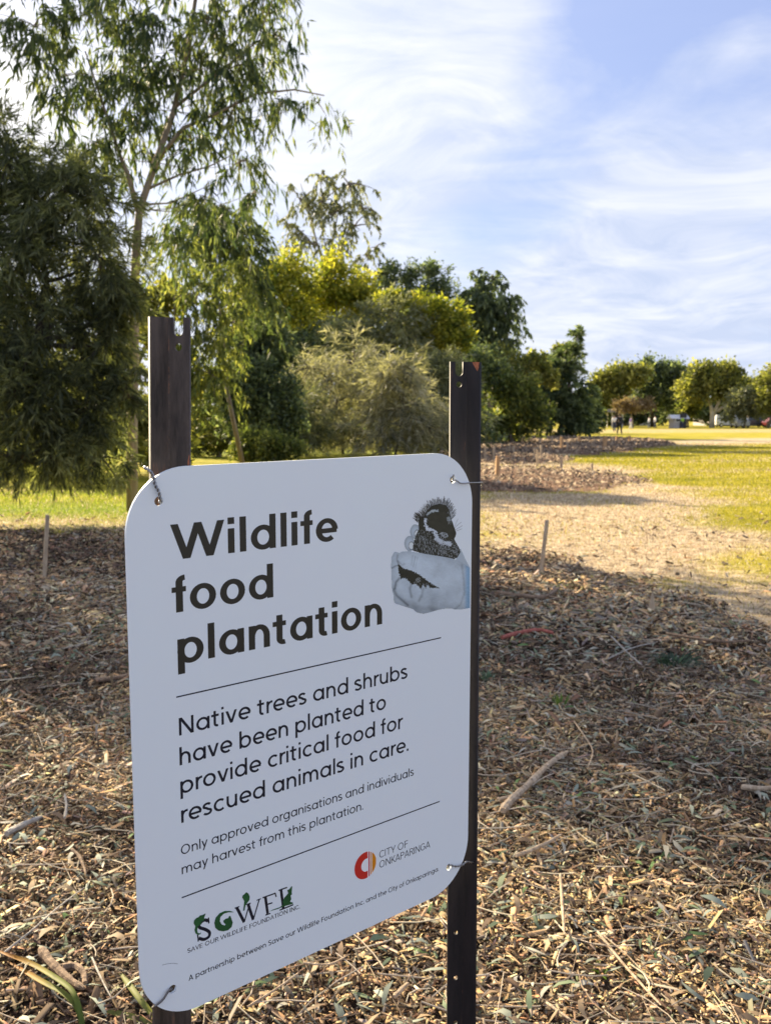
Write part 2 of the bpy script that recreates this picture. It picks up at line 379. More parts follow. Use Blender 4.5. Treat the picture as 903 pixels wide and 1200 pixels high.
def bed_chips():
    Vs = []; 
    n = 60000; x = rng.uniform(-2, 30, n); y = 18+rng.random(n)**1.3*48
    d = np.max([sdist(x, y, b) for b in beds], 0); k = d > -.15; x, y = x[k], y[k]; n = len(x)
    sc = (y/20)**.6
    L = .09*np.exp(rng.normal(0, .4, n))*sc; Wd = .028*sc*np.exp(rng.normal(0, .3, n)); ang = rng.uniform(0, pi, n); tl = rng.normal(0, .35, n)
    dd = np.stack([np.cos(ang)*np.cos(tl), np.sin(ang)*np.cos(tl), np.sin(tl)], -1); s2 = np.stack([-np.sin(ang), np.cos(ang), rng.normal(0, .3, n)], -1)
    c = np.stack([x, y, height(x, y)+rng.random(n)*.07*sc], -1)
    V = np.stack([c-dd*L[:, None]/2-s2*Wd[:, None]/2, c-dd*L[:, None]/2+s2*Wd[:, None]/2, c+dd*L[:, None]/2+s2*Wd[:, None]*.3, c+np.array([0, 0, 1])*Wd[:, None]], 1).reshape(-1, 3)
    o = (np.arange(n)*4)[:, None]
    pal = np.array([(.21, .145, .095), (.35, .26, .17), (.12, .08, .055), (.05, .037, .026), (.46, .36, .24)])
    col = pal[rng.choice(5, n, p=[.3, .2, .25, .17, .08])]*rng.uniform(.75, 1.25, n)[:, None]
    tag(npmesh('bark_mulch', V, [np.concatenate([o+np.array([0, 2, 3]), o+np.array([0, 3, 1]), o+np.array([1, 3, 2])])], M_chip, attrs={'col': np.repeat(col, 4, 0)}), 'reddish brown bark mulch heaped on the planting beds beyond the path', 'mulch', kind='stuff')
bed_chips()
# fallen gum leaves, thin twigs in the litter
def litter(n, y0, y1):
    x, y = scatter_pts(n, y0, y1, 1.4); mu_, _ = zones(x, y); k = mu_ > .4; x, y = x[k], y[k]; n = len(x)
    L = rng.uniform(.035, .085, n); Wd = L*rng.uniform(.13, .24, n); ang = rng.uniform(0, 2*pi, n); tilt = rng.normal(0, .25, n)
    d = np.stack([np.cos(ang)*np.cos(tilt), np.sin(ang)*np.cos(tilt), np.sin(tilt)], -1); s2 = np.stack([-np.sin(ang), np.cos(ang), rng.normal(0, .35, n)], -1)
    up = np.array([0, 0, 1.])
    c = np.stack([x, y, height(x, y)+.018+rng.random(n)*.03], -1); sw = rng.normal(0, .12, n)[:, None]*L[:, None]
    pts = []
    for (f, wd, h) in ((-.5, .08, -.05), (-.15, .5, .05), (.2, .42, .05), (.5, .03, -.06)):
        m = c+d*(f*L)[:, None]+up*(h*L)[:, None]+s2*sw*(1-4*f*f)
        pts += [m-s2*(wd*Wd)[:, None], m+s2*(wd*Wd)[:, None]]
    V = np.stack(pts, 1).reshape(-1, 3); o = (np.arange(n)*8)[:, None]
    F = np.concatenate([o+np.array([i*2, i*2+1, i*2+3, i*2+2]) for i in range(3)])
    pal = np.array([(.24, .27, .21), (.14, .18, .10), (.38, .27, .15), (.22, .15, .09), (.45, .42, .33), (.12, .20, .06)])
    col = pal[rng.choice(6, n, p=[.27, .2, .2, .16, .12, .05])]*rng.uniform(.7, 1.3, n)[:, None]
    tag(npmesh('leaf_litter', V, [F], M_litter, attrs={'col': np.repeat(col, 8, 0)}), 'dry grey green gum leaves fallen among the wood chips', 'leaf litter', kind='stuff')
litter(10000, 1.6, 8.)
def twigs(n, y0, y1):
    x, y = scatter_pts(n, y0, y1, 1.3); mu_, _ = zones(x, y); k = mu_ > .4; x, y = x[k], y[k]; n = len(x)
    L = rng.uniform(.05, .26, n); r = rng.uniform(.0008, .0024, n)[:, None]; ang = rng.uniform(0, 2*pi, n); tilt = rng.normal(0, .10, n)
    d = np.stack([np.cos(ang)*np.cos(tilt), np.sin(ang)*np.cos(tilt), np.sin(tilt)], -1); s2 = np.stack([-np.sin(ang), np.cos(ang), np.zeros(n)], -1); up = np.array([0, 0, 1.])
    c = np.stack([x, y, height(x, y)+.03+rng.random(n)*.02], -1); b = rng.normal(0, .10, n)[:, None]*L[:, None]; b2 = rng.normal(0, .05, n)[:, None]*L[:, None]
    pts = []
    for f in (-.5, -.17, .17, .5):
        m = c+d*(f*L)[:, None]+s2*b*(1-4*f*f)+s2*b2*f*3
        pts += [m-s2*r, m+s2*r, m+up*r*1.6]
    V = np.stack(pts, 1).reshape(-1, 3); o = (np.arange(n)*12)[:, None]
    F = np.concatenate([o+np.array([i*3+q, i*3+(q+1) % 3, i*3+3+(q+1) % 3, i*3+3+q]) for i in range(3) for q in range(3)])
    pal = np.array([(.50, .42, .32), (.30, .22, .15), (.15, .11, .08), (.60, .52, .38)])
    col = pal[rng.choice(4, n)]*rng.uniform(.8, 1.2, n)[:, None]
    tag(npmesh('fine_twigs', V, [F], M_chip, attrs={'col': np.repeat(col, 12, 0)}), 'thin dry twigs and stalks strewn through the mulch', 'twigs', kind='stuff')
twigs(4000, 1.6, 9.)

# ------------------------------------------------------------------ grass
M_grass = attrmat('grass_blade', .6, .45, spec=.3)
def grass(name, lab, n, region, hgt, colf, wd=.004):
    x, y = region(n); mu_, st_ = zones(x, y)
    k = rng.random(len(x)) > mu_*1.1-.02; x, y, st_ = x[k], y[k], st_[k]; n = len(x)
    h = hgt*np.exp(rng.normal(0, .35, n))*np.clip(y/9, .8, 3)**.5; ww = wd*np.clip(y/9, .8, 6)
    ang = rng.uniform(0, 2*pi, n); lean = rng.uniform(.1, 1.1, n)
    d = np.stack([np.cos(ang)*np.sin(lean), np.sin(ang)*np.sin(lean), np.cos(lean)], -1); a2 = rng.uniform(0, 2*pi, n); s2 = np.stack([np.cos(a2), np.sin(a2), np.zeros(n)], -1)
    b = np.stack([x, y, height(x, y)-.003], -1); hh = h[:, None]
    V = np.stack([b-s2*ww[:, None], b+s2*ww[:, None], b+d*hh+np.array([0, 0, -.25])*hh*lean[:, None]], 1).reshape(-1, 3)
    col = colf(x, y, st_)*rng.uniform(.75, 1.25, n)[:, None]
    ob = npmesh(name, V, [np.arange(n*3).reshape(-1, 3)], M_grass, attrs={'col': np.repeat(col, 3, 0)})
    tag(ob, lab, 'grass', kind='stuff')
GREEN = np.array([(.20, .21, .015), (.34, .31, .02), (.46, .40, .035)]); STRAW = np.array([(.62, .51, .34), (.42, .31, .19), (.78, .68, .50), (.30, .21, .13)])
def colmix(x, y, s_):
    n = len(x); f = fbm(x, y, .7, 3, 9)*.35; g = rng.random(n) < np.clip(s_*.85+.12+f*1.2, .04, .95)
    return np.where(g[:, None], STRAW[rng.choice(4, n)], GREEN[rng.choice(3, n)])
def reg_r(n):
    y = 6.5*(55/6.5)**(rng.random(n)**.8); x = rng.uniform(0, 1, n)*(.50*y+1.5)+.4; return x, y
grass('field_grass', 'short straw and yellow green grass on the worn path and sunny field', 230000, reg_r, .028, colmix)
def reg_l(n):
    y = rng.uniform(11.8, 19, n); return rng.uniform(-9.5, .5, n), y
grass('shade_grass', 'bright green grass strip behind the mulch under the left trees', 60000, reg_l, .032,
      lambda x, y, s_: np.where((rng.random(len(x)) < np.clip((14.6-y)/1.6, .06, .8))[:, None], STRAW[rng.choice(3, len(x))], (np.array([(.16, .24, .015), (.29, .36, .03), (.42, .44, .06)]))[rng.choice(3, len(x))]))

# ------------------------------------------------------------------ trees
def unit(v): return v/np.maximum(np.linalg.norm(v, axis=-1, keepdims=True), 1e-9)
def leaf_quads(c, d, s, L, w, sag=0.):
    """lens-shaped leaf: base, two mid points, tip"""
    L = L[:, None]; w = w[:, None]; up = np.array([0, 0, -1.])
    return np.stack([c, c+d*L*.42+s*w*.5, c+d*L+up*L*sag, c+d*L*.42-s*w*.5], 1).reshape(-1, 3)
def foliage(lobes, style, nsub, per, L, w, spread=.28, fill=.5, bl=None):
    """lobes: list of (centre, (rx,ry,rz)); returns vertices, per-leaf numbers, sub-clump points"""
    allc = []; alld = []; alls = []; allL = []; allr = []; subs = []
    vols = np.array([r[0]*r[2] for c, r in lobes]); vols = vols/vols.sum()
    for (c, r), vf in zip(lobes, vols):
        m = max(4, int(nsub*vf)); c = np.array(c); r = np.array(r)
        v = unit(rng.normal(size=(m, 3))); rad_ = (fill+(1-fill)*rng.random(m))[:, None]
        sp = c+v*rad_*r*rng.uniform(.72, 1.24, (m, 1))
        subs.append((c, sp)); cl = rng.normal(0, .22, m)
        R = r.mean()*spread
        n = m*per; si = np.repeat(np.arange(m), per)
        base = sp[si]; out = v[si]
        if style == 'leafy':
            q = rng.normal(0, 1, (n, 3)); p = base+q*R*.55
            d = unit(rng.normal(size=(n, 3))+out*.5+np.array([0, 0, .1])); s = unit(np.cross(d, rng.normal(size=(n, 3))))
        elif style == 'weep':     # drooping leafy branchlets
            nb = max(1, per//12); bi = np.repeat(np.arange(m*nb), per//nb)[:n]; bd = unit(out[::per][np.repeat(np.arange(m), nb)]*np.array([1, 1, .5])+rng.normal(0, .6, (m*nb, 3)))
            bL = (bl or R*2)*rng.uniform(.5, 1.2, m*nb); n = len(bi); si = si[:n]
            f = rng.random(n)**.8; o = sp[np.repeat(np.arange(m), nb)][bi]; dd = bd[bi]; LL = bL[bi]
            p = o+dd*(f*LL)[:, None]*.7+np.array([0, 0, -1.])*((f**2)*LL)[:, None]*.75+rng.normal(0, .012, (n, 3))
            d = unit(np.array([0, 0, -1.])+dd*.35+rng.normal(0, .42, (n, 3))); s = unit(np.cross(d, rng.normal(size=(n, 3))))
        else:                      # needle: sprays of fine strands
            nb = max(1, per//14); bi = np.repeat(np.arange(m*nb), per//nb)[:n]; ow = np.repeat(np.arange(m), nb)
            bd = unit(out[::per][ow]+rng.normal(0, .55, (m*nb, 3))); n = len(bi); si = si[:n]
            f = rng.random(n); p = sp[ow][bi]+bd[bi]*(f*R*1.5)[:, None]+np.array([0, 0, -1])*(f*f*R*.5)[:, None]
            d = unit(bd[bi]+rng.normal(0, .5, (n, 3))+np.array([0, 0, -.35])); s = unit(np.cross(d, rng.normal(size=(n, 3))))
        allc.append(p); alld.append(d); alls.append(s); allL.append(L*np.exp(rng.normal(0, .22, n))); allr.append(np.clip(.5+cl[si]+rng.normal(0, .26, n), 0, 1))
    c, d, s, LL, rr = map(np.concatenate, (allc, alld, alls, allL, allr))
    V = leaf_quads(c, d, s, LL, LL/L*w*rng.uniform(.7, 1.3, len(LL)), .12 if style != 'leafy' else 0)
    return V, np.repeat(rr, 4), subs
def bez(a, b, sag, n=5):
    a = Vector(a); b = Vector(b); return [a.lerp(b, i/n)+Vector((0, 0, sag*sin(pi*i/n))) for i in range(n+1)]
LM = {}
def LMat(key, *a, **k):
    if key not in LM: LM[key] = leafmat('leaf_'+key, *a, **k)
    return LM[key]
LMat('gum', ((.03, .05, .025), (.08, .11, .045), (.20, .22, .08)), transl=.4)
LMat('darkgum', ((.035, .055, .03), (.09, .12, .065), (.24, .28, .16)), transl=.45)
LMat('wattle', ((.045, .055, .03), (.11, .125, .065), (.27, .28, .13)), transl=.45)
LMat('yellow', ((.09, .12, .02), (.23, .24, .035), (.46, .41, .07)), transl=.5, tboost=1.7)
LMat('bright', ((.05, .07, .022), (.12, .145, .045), (.30, .30, .10)), transl=.5)
LMat('feather', ((.11, .11, .075), (.24, .23, .165), (.48, .44, .33)), transl=.35)
LMat('grey', ((.08, .095, .055), (.17, .18, .10), (.31, .31, .18)), transl=.3)
LMat('olive', ((.065, .08, .025), (.17, .18, .05), (.36, .34, .10)), transl=.45)
LMat('brownish', ((.12, .08, .05), (.22, .16, .10), (.33, .26, .17)), transl=.3)
def tree(name, label, cat, D, base, lobes, leaf, style='leafy', nsub=60, per=60, L=.12, w=.05, trunk_r=.12, barkm='bark_grey', group=None, spread=.36, fill=.35, trunk=None, bl=None, depth=.8, limbs=True, twigs_=6, jit=.0, twr=.012, trunk2=(), lk=.45):
    """lobes in photo pixels at distance D: (px, py, rx, ry[, dD])"""
    b = G(*base) if not isinstance(base, Vector) else base
    bx = Vector((P(base[0], 480, D).x, D, gz(P(base[0], 480, D).x, D)-.03)) if not isinstance(base, Vector) else base
    root = empty(name, bx, label, cat, group)
    LW = []
    for lb in lobes:
        px, py, rx, ry = lb[:4]; dD = lb[4] if len(lb) > 4 else random.uniform(-.3, .3)*rx/FPX*D
        c = P(px, py, D+dD); k = (D+dD)/FPX; LW.append((c, (rx*k, (rx+ry)/2*k*depth, ry*k)))
    V, rr, subs = foliage(LW, style, nsub, per, L, w, spread, fill, bl)
    V[:, 2] = np.maximum(V[:, 2], .03)
    nq = len(V)//4
    npmesh('crown', V, [np.arange(nq*4).reshape(-1, 4)], LM[leaf], root, attrs={'rnd': rr}, loc=tuple(bx)).location = (0, 0, 0)
    m = MB()
    if trunk: path = [Vector(bx)]+[P(x, y, D+(q[0] if q else 0)) for x, y, *q in trunk]
    else:
        low = min(LW, key=lambda q: q[0].z-q[1][2]); hi = max(LW, key=lambda q: q[0].z)
        top = Vector(hi[0]).lerp(Vector(bx), .12); path = [Vector(bx), Vector(bx).lerp(top, .35)+Vector((random.uniform(-.1, .1), 0, 0))*top.z*.3, Vector(bx).lerp(top, .7)+Vector((random.uniform(-.05, .05), 0, 0))*top.z*.3, top]
    n = len(path); m.tube(path, [trunk_r*(1-.78*i/(n-1)) for i in range(n)], 9, wob=.06)
    for tp in trunk2:
        pp = [P(x, y, D) for x, y in tp[1:]]; m.tube(pp, [tp[0]*(1-.75*i/(len(pp)-1)) for i in range(len(pp))], 6, wob=.06)
    if limbs:
        for (c, r), (cc, sp) in zip(LW, subs):
            c = Vector(c); cand = [q for q in path[1:] if q.z < c.z+.1] or [path[1]]
            s0 = min(cand, key=lambda q: (q-c).length)
            i0 = path.index(s0); rr0 = trunk_r*(1-.78*i0/(n-1))*lk
            if (c-s0).length > .05: m.tube(bez(s0, c, -.08*(c-s0).length, 4), [rr0*(1-.6*i/4) for i in range(5)], 5)
            for q in sp[rng.choice(len(sp), min(twigs_, len(sp)), replace=False)]:
                q = Vector(q); m.tube(bez(c, q, .06*(q-c).length, 3), [twr*2, twr*1.5, twr, twr*.5], 4, cap=False)
    m.build('trunk', M[barkm], root, smooth=True, loc=tuple(bx)).location = (0, 0, 0)
    return root

# the two trees nearest on the left
tree('wattle_tree', 'big dense dark olive wattle on the left with fine foliage sweeping to the grass', 'tree', 13.5, (-75, 600),
     [(10, 190, 70, 70), (75, 225, 70, 60), (20, 290, 85, 80), (115, 300, 60, 70), (60, 380, 80, 80), (128, 400, 40, 60), (20, 460, 80, 70), (100, 480, 52, 62), (50, 530, 70, 42), (118, 535, 38, 38), (150, 350, 24, 46), (148, 460, 22, 50), (-40, 400, 70, 120), (-60, 250, 70, 90)],
     'wattle', 'needle', nsub=880, per=98, L=.15, w=.017, trunk_r=.12, lk=.8, twr=.010, barkm='bark_dark', spread=.30, fill=.12, twigs_=14,
     trunk=[(-40, 520), (0, 460), (25, 430), (45, 400), (55, 330), (40, 240)], trunk2=[(.05, (-5, 465), (40, 445), (85, 430), (120, 400)), (.05, (-40, 520), (-45, 430), (-60, 360))])
tree('gum_tree', 'tall slender gum sapling on the left with a leaning pale trunk and hanging leaves', 'tree', 15.0, (152, 585),
     [(40, 30, 55, 45), (110, 15, 60, 50), (180, 30, 60, 50), (245, 20, 55, 50), (310, -5, 45, 45), (70, 90, 50, 40), (145, 90, 55, 45), (215, 85, 50, 45), (285, 75, 48, 40), (270, 135, 45, 32), (330, 120, 25, 26), (372, 120, 20, 18), (225, 165, 42, 34), (280, 190, 32, 24), (160, 150, 45, 38), (240, 230, 40, 26), (300, 225, 22, 20), (110, 170, 40, 40), (205, 280, 30, 40), (330, 45, 25, 30), (120, -70, 110, 50), (250, -80, 90, 50)],
     'gum', 'weep', nsub=500, per=36, L=.165, w=.030, lk=.16, trunk_r=.095, barkm='bark_tan', spread=.3, fill=.1, bl=.65, twigs_=9, twr=.005,
     trunk=[(155, 500), (157, 420), (158, 340), (161, 275), (164, 245), (183, 190), (204, 130), (220, 60), (232, -20), (240, -110)],
     trunk2=[(.045, (163, 250), (150, 205), (140, 180), (120, 120), (100, 60)), (.035, (186, 185), (215, 150), (250, 135), (300, 110), (345, 105), (380, 112)), (.03, (206, 125), (250, 90), (300, 50), (320, 0)), (.025, (172, 222), (210, 205), (245, 195), (285, 175)), (.02, (161, 240), (200, 238), (250, 215))])
tree('young_gum', 'light green sparse young gum just behind the left post', 'tree', 24.0, (205, 560),
     [(205, 290, 26, 30), (232, 345, 32, 40), (262, 320, 34, 36), (240, 400, 32, 40), (272, 378, 24, 34), (250, 440, 34, 30), (215, 450, 28, 40)], 'bright', 'weep', nsub=190, per=40, L=.16, w=.04, trunk_r=.05, spread=.4, fill=.2, bl=.7, twr=.01)
tree('young_gum', 'dark leaved slender gum rising between the left trunk and the yellow topped trees', 'tree', 27.0, (285, 545),
     [(265, 262, 35, 34), (290, 300, 26, 40), (238, 250, 24, 30), (300, 345, 22, 30), (255, 285, 30, 30)], 'gum', 'weep', nsub=150, per=40, L=.22, w=.05, trunk_r=.08, spread=.4, fill=.2, bl=.8, twr=.01)
grp = 'shrubs and trees massed along the left of the park'
mid = [
 ('gum_tree', 'sparse wispy gum with bare thin stems rising above the shrubs', 62, (388, 522), [(352, 235, 24, 32), (375, 210, 22, 18), (408, 215, 28, 26), (425, 245, 20, 18), (392, 250, 30, 26), (350, 275, 20, 16), (440, 290, 14, 9), (335, 265, 12, 14), (380, 235, 26, 22), (415, 265, 26, 20), (365, 285, 22, 18), (400, 290, 30, 18), (435, 300, 18, 12)], 'grey', 'weep', dict(nsub=150, per=34, L=.30, w=.09, trunk_r=.13, fill=.2, bl=1.1, twigs_=9, twr=.03, trunk=[(387, 400), (388, 330), (390, 280), (398, 240)], trunk2=[(.07, (387, 340), (370, 280), (360, 240), (352, 215)), (.06, (388, 320), (405, 280), (415, 240), (420, 215)), (.05, (388, 330), (378, 270), (376, 205))])),
 ('bushy_tree', 'yellow green round topped tree left of the wispy gum', 50, (330, 528), [(335, 318, 32, 30), (318, 345, 26, 28), (352, 345, 28, 34), (330, 375, 36, 28), (300, 350, 18, 24)], 'yellow', 'leafy', dict(nsub=150, per=70, L=.22, w=.11)),
 ('bushy_tree', 'golden green tree directly under the wispy gum', 52, (400, 528), [(392, 325, 30, 28), (425, 335, 26, 22), (405, 355, 36, 26), (375, 350, 24, 24), (440, 355, 26, 20)], 'yellow', 'leafy', dict(nsub=150, per=70, L=.22, w=.11)),
 ('gum_tree', 'dark green gum crown peeking over the golden trees', 60, (460, 525), [(458, 318, 18, 16), (480, 332, 20, 18), (505, 325, 18, 20), (515, 345, 20, 18), (490, 350, 30, 16), (448, 335, 16, 14)], 'darkgum', 'leafy', dict(nsub=130, per=60, L=.24, w=.09)),
 ('gum_tree', 'tall blue green gum with ragged hanging crown right of the golden bushes', 60, (572, 522), [(555, 338, 20, 20), (575, 325, 14, 14), (590, 350, 20, 22), (570, 360, 26, 26), (598, 378, 13, 22), (560, 385, 26, 22), (582, 398, 22, 16), (545, 355, 14, 18)], 'darkgum', 'weep', dict(nsub=190, per=60, L=.28, w=.10, fill=.15, bl=1.0, trunk_r=.22)),
 ('wattle_tree', 'fine leaved dark grey green wattle crown behind the feathery shrub', 46, (450, 527), [(425, 385, 42, 32), (465, 375, 38, 34), (400, 400, 36, 26), (480, 400, 36, 30), (445, 410, 46, 26)], 'grey', 'needle', dict(nsub=190, per=80, L=.24, w=.045, fill=.35)),
 ('bushy_tree', 'bright yellow flowering wattle with upright sprays', 47, (518, 526), [(500, 362, 20, 18), (522, 372, 20, 24), (540, 385, 14, 20), (508, 392, 26, 20), (535, 400, 20, 14), (460, 352, 28, 10)], 'yellow', 'leafy', dict(nsub=150, per=70, L=.22, w=.09)),
 ('feathery_shrub', 'pale straw grey feathery shrub above the sign top edge', 38, (402, 533), [(362, 432, 26, 24), (385, 445, 30, 30), (415, 425, 30, 28), (432, 440, 30, 30), (452, 455, 34, 26), (395, 470, 50, 34), (440, 482, 50, 34), (350, 465, 24, 20), (365, 495, 36, 26), (418, 510, 60, 20), (470, 470, 24, 24)], 'feather', 'needle', dict(nsub=150, per=84, L=.38, w=.028, fill=.02, spread=.75, twigs_=14, twr=.016, barkm='bark_dark', trunk_r=.07, trunk=[(400, 520), (385, 495), (378, 480), (385, 450)])),
 ('feathery_shrub', 'smaller pale feathery shrub overlapping the right side of the straw grey one', 36, (462, 534), [(455, 445, 24, 30), (478, 430, 16, 18), (472, 478, 34, 30), (500, 500, 30, 24), (448, 512, 40, 18)], 'feather', 'needle', dict(nsub=120, per=84, L=.38, w=.030, fill=.05, spread=.8, twigs_=14, twr=.014, barkm='bark_dark', trunk_r=.05)),
 ('feathery_shrub', 'low greyish feathery shrub leaning out left of the straw grey one', 36, (352, 535), [(345, 470, 26, 26), (335, 500, 34, 24), (365, 512, 30, 18)], 'grey', 'needle', dict(nsub=90, per=84, L=.34, w=.030, fill=.05, spread=.8, twigs_=12, twr=.014, barkm='bark_dark', trunk_r=.05)),
 ('feathery_shrub', 'dull grey green feathery shrub left of the right post', 42, (508, 530), [(495, 450, 34, 32), (520, 470, 30, 34), (490, 490, 38, 30), (528, 440, 24, 26), (515, 505, 36, 22)], 'grey', 'needle', dict(nsub=210, per=84, L=.36, w=.036, fill=.1, spread=.7, twigs_=12, twr=.016, barkm='bark_dark', trunk_r=.09)),
 ('round_shrub', 'near black green rounded bush above the left part of the sign', 34, (300, 538), [(302, 388, 32, 26), (322, 400, 24, 22), (285, 405, 24, 24), (305, 415, 30, 20)], 'darkgum', 'needle', dict(nsub=190, per=80, L=.16, w=.045, fill=.45, trunk_r=.08)),
 ('round_shrub', 'low dark bushy mass under the rounded bush', 33, (320, 538), [(300, 450, 38, 30), (335, 470, 24, 28), (265, 460, 34, 34), (300, 490, 44, 26), (340, 500, 22, 20)], 'darkgum', 'leafy', dict(nsub=220, per=70, L=.17, w=.07, fill=.4, trunk_r=.06)),
 ('low_shrub', 'low lit yellow green shrub just over the sign top edge', 31, (312, 540), [(308, 520, 32, 17), (285, 527, 20, 12), (335, 527, 22, 12)], 'bright', 'leafy', dict(nsub=130, per=60, L=.12, w=.06, fill=.5, trunk_r=.03)),
 ('low_shrub', 'dull green understorey shrub beside a pale stump behind the left post', 36, (255, 536), [(245, 510, 32, 26), (230, 480, 24, 30), (275, 512, 22, 22), (215, 525, 20, 14)], 'olive', 'leafy', dict(nsub=150, per=60, L=.15, w=.07, fill=.5, trunk_r=.10, barkm='bark_white', trunk=[(266, 505), (266, 490)])),
 ('bushy_tree', 'bright lime green bush just right of the right post', 52, (600, 522), [(612, 455, 24, 20), (625, 475, 20, 26), (595, 465, 26, 24), (605, 495, 34, 20), (580, 440, 22, 18), (575, 500, 24, 18)], 'bright', 'leafy', dict(nsub=190, per=70, L=.22, w=.10, fill=.45)),
 ('bushy_tree', 'dull olive tree standing behind the lime green bush', 58, (605, 520), [(600, 430, 22, 16), (622, 425, 16, 12), (580, 425, 20, 18), (640, 440, 14, 16)], 'olive', 'leafy', dict(nsub=120, per=60, L=.24, w=.11)),
 ('she_oak', 'dark blue green she oak with a thin pointed leader against the sky', 70, (655, 514), [(676, 396, 9, 12), (670, 415, 16, 14), (655, 430, 20, 16), (662, 455, 26, 24), (645, 470, 22, 26), (675, 480, 20, 24), (638, 440, 12, 14), (655, 495, 32, 14)], 'darkgum', 'needle', dict(nsub=260, per=70, L=.36, w=.09, fill=.35, trunk_r=.18)),
 ('bushy_tree', 'olive topped tree joined to the left side of the pointed she oak', 73, (640, 513), [(632, 425, 16, 12), (660, 412, 12, 12), (648, 440, 18, 16)], 'olive', 'leafy', dict(nsub=90, per=60, L=.28, w=.14)),
 ('she_oak', 'smaller shadowy she oak where the shrub mass meets the open field', 85, (688, 509), [(688, 478, 14, 16), (680, 494, 16, 10), (698, 490, 9, 12), (692, 462, 9, 10)], 'darkgum', 'needle', dict(nsub=120, per=60, L=.4, w=.11, trunk_r=.15)),
 ('understorey_shrub', 'deep green shrub filling the gap behind the feathery shrub', 50, (380, 526), [(350, 420, 30, 40), (380, 400, 40, 30), (320, 505, 60, 26), (400, 510, 60, 22), (470, 508, 70, 24), (550, 480, 30, 44), (560, 430, 30, 30), (550, 512, 40, 16)], 'darkgum', 'leafy', dict(nsub=260, per=60, L=.26, w=.13)),
 ('understorey_shrub', 'shaded green shrubs seen through the trunks on the far left', 25, (90, 556), [(20, 520, 90, 40), (110, 515, 70, 45), (185, 500, 40, 48), (205, 440, 30, 50), (110, 440, 60, 50), (0, 440, 80, 60), (180, 545, 36, 14), (175, 380, 26, 46), (200, 350, 22, 30)], 'olive', 'leafy', dict(nsub=300, per=60, L=.2, w=.10)),
 ('bushy_tree', 'tall mixed green tree closing the view behind the wispy gum and golden trees', 72, (360, 515), [(300, 400, 50, 50), (360, 400, 50, 50), (330, 460, 60, 40), (420, 400, 50, 45), (420, 470, 60, 40), (290, 350, 30, 40), (480, 385, 40, 36)], 'olive', 'leafy', dict(nsub=300, per=60, L=.4, w=.2)),
 ('bushy_tree', 'dull green tree closing the view behind the right post', 74, (545, 514), [(520, 420, 50, 45), (570, 430, 45, 40), (500, 470, 60, 40), (580, 480, 50, 32), (630, 460, 30, 30)], 'olive', 'leafy', dict(nsub=240, per=60, L=.4, w=.2)),
]
for nm, lab, D, base, lobes, leaf, style, kw in mid:
    tree(nm, lab, nm.split('_')[-1], D, base, lobes, leaf, style, group=grp, **kw)
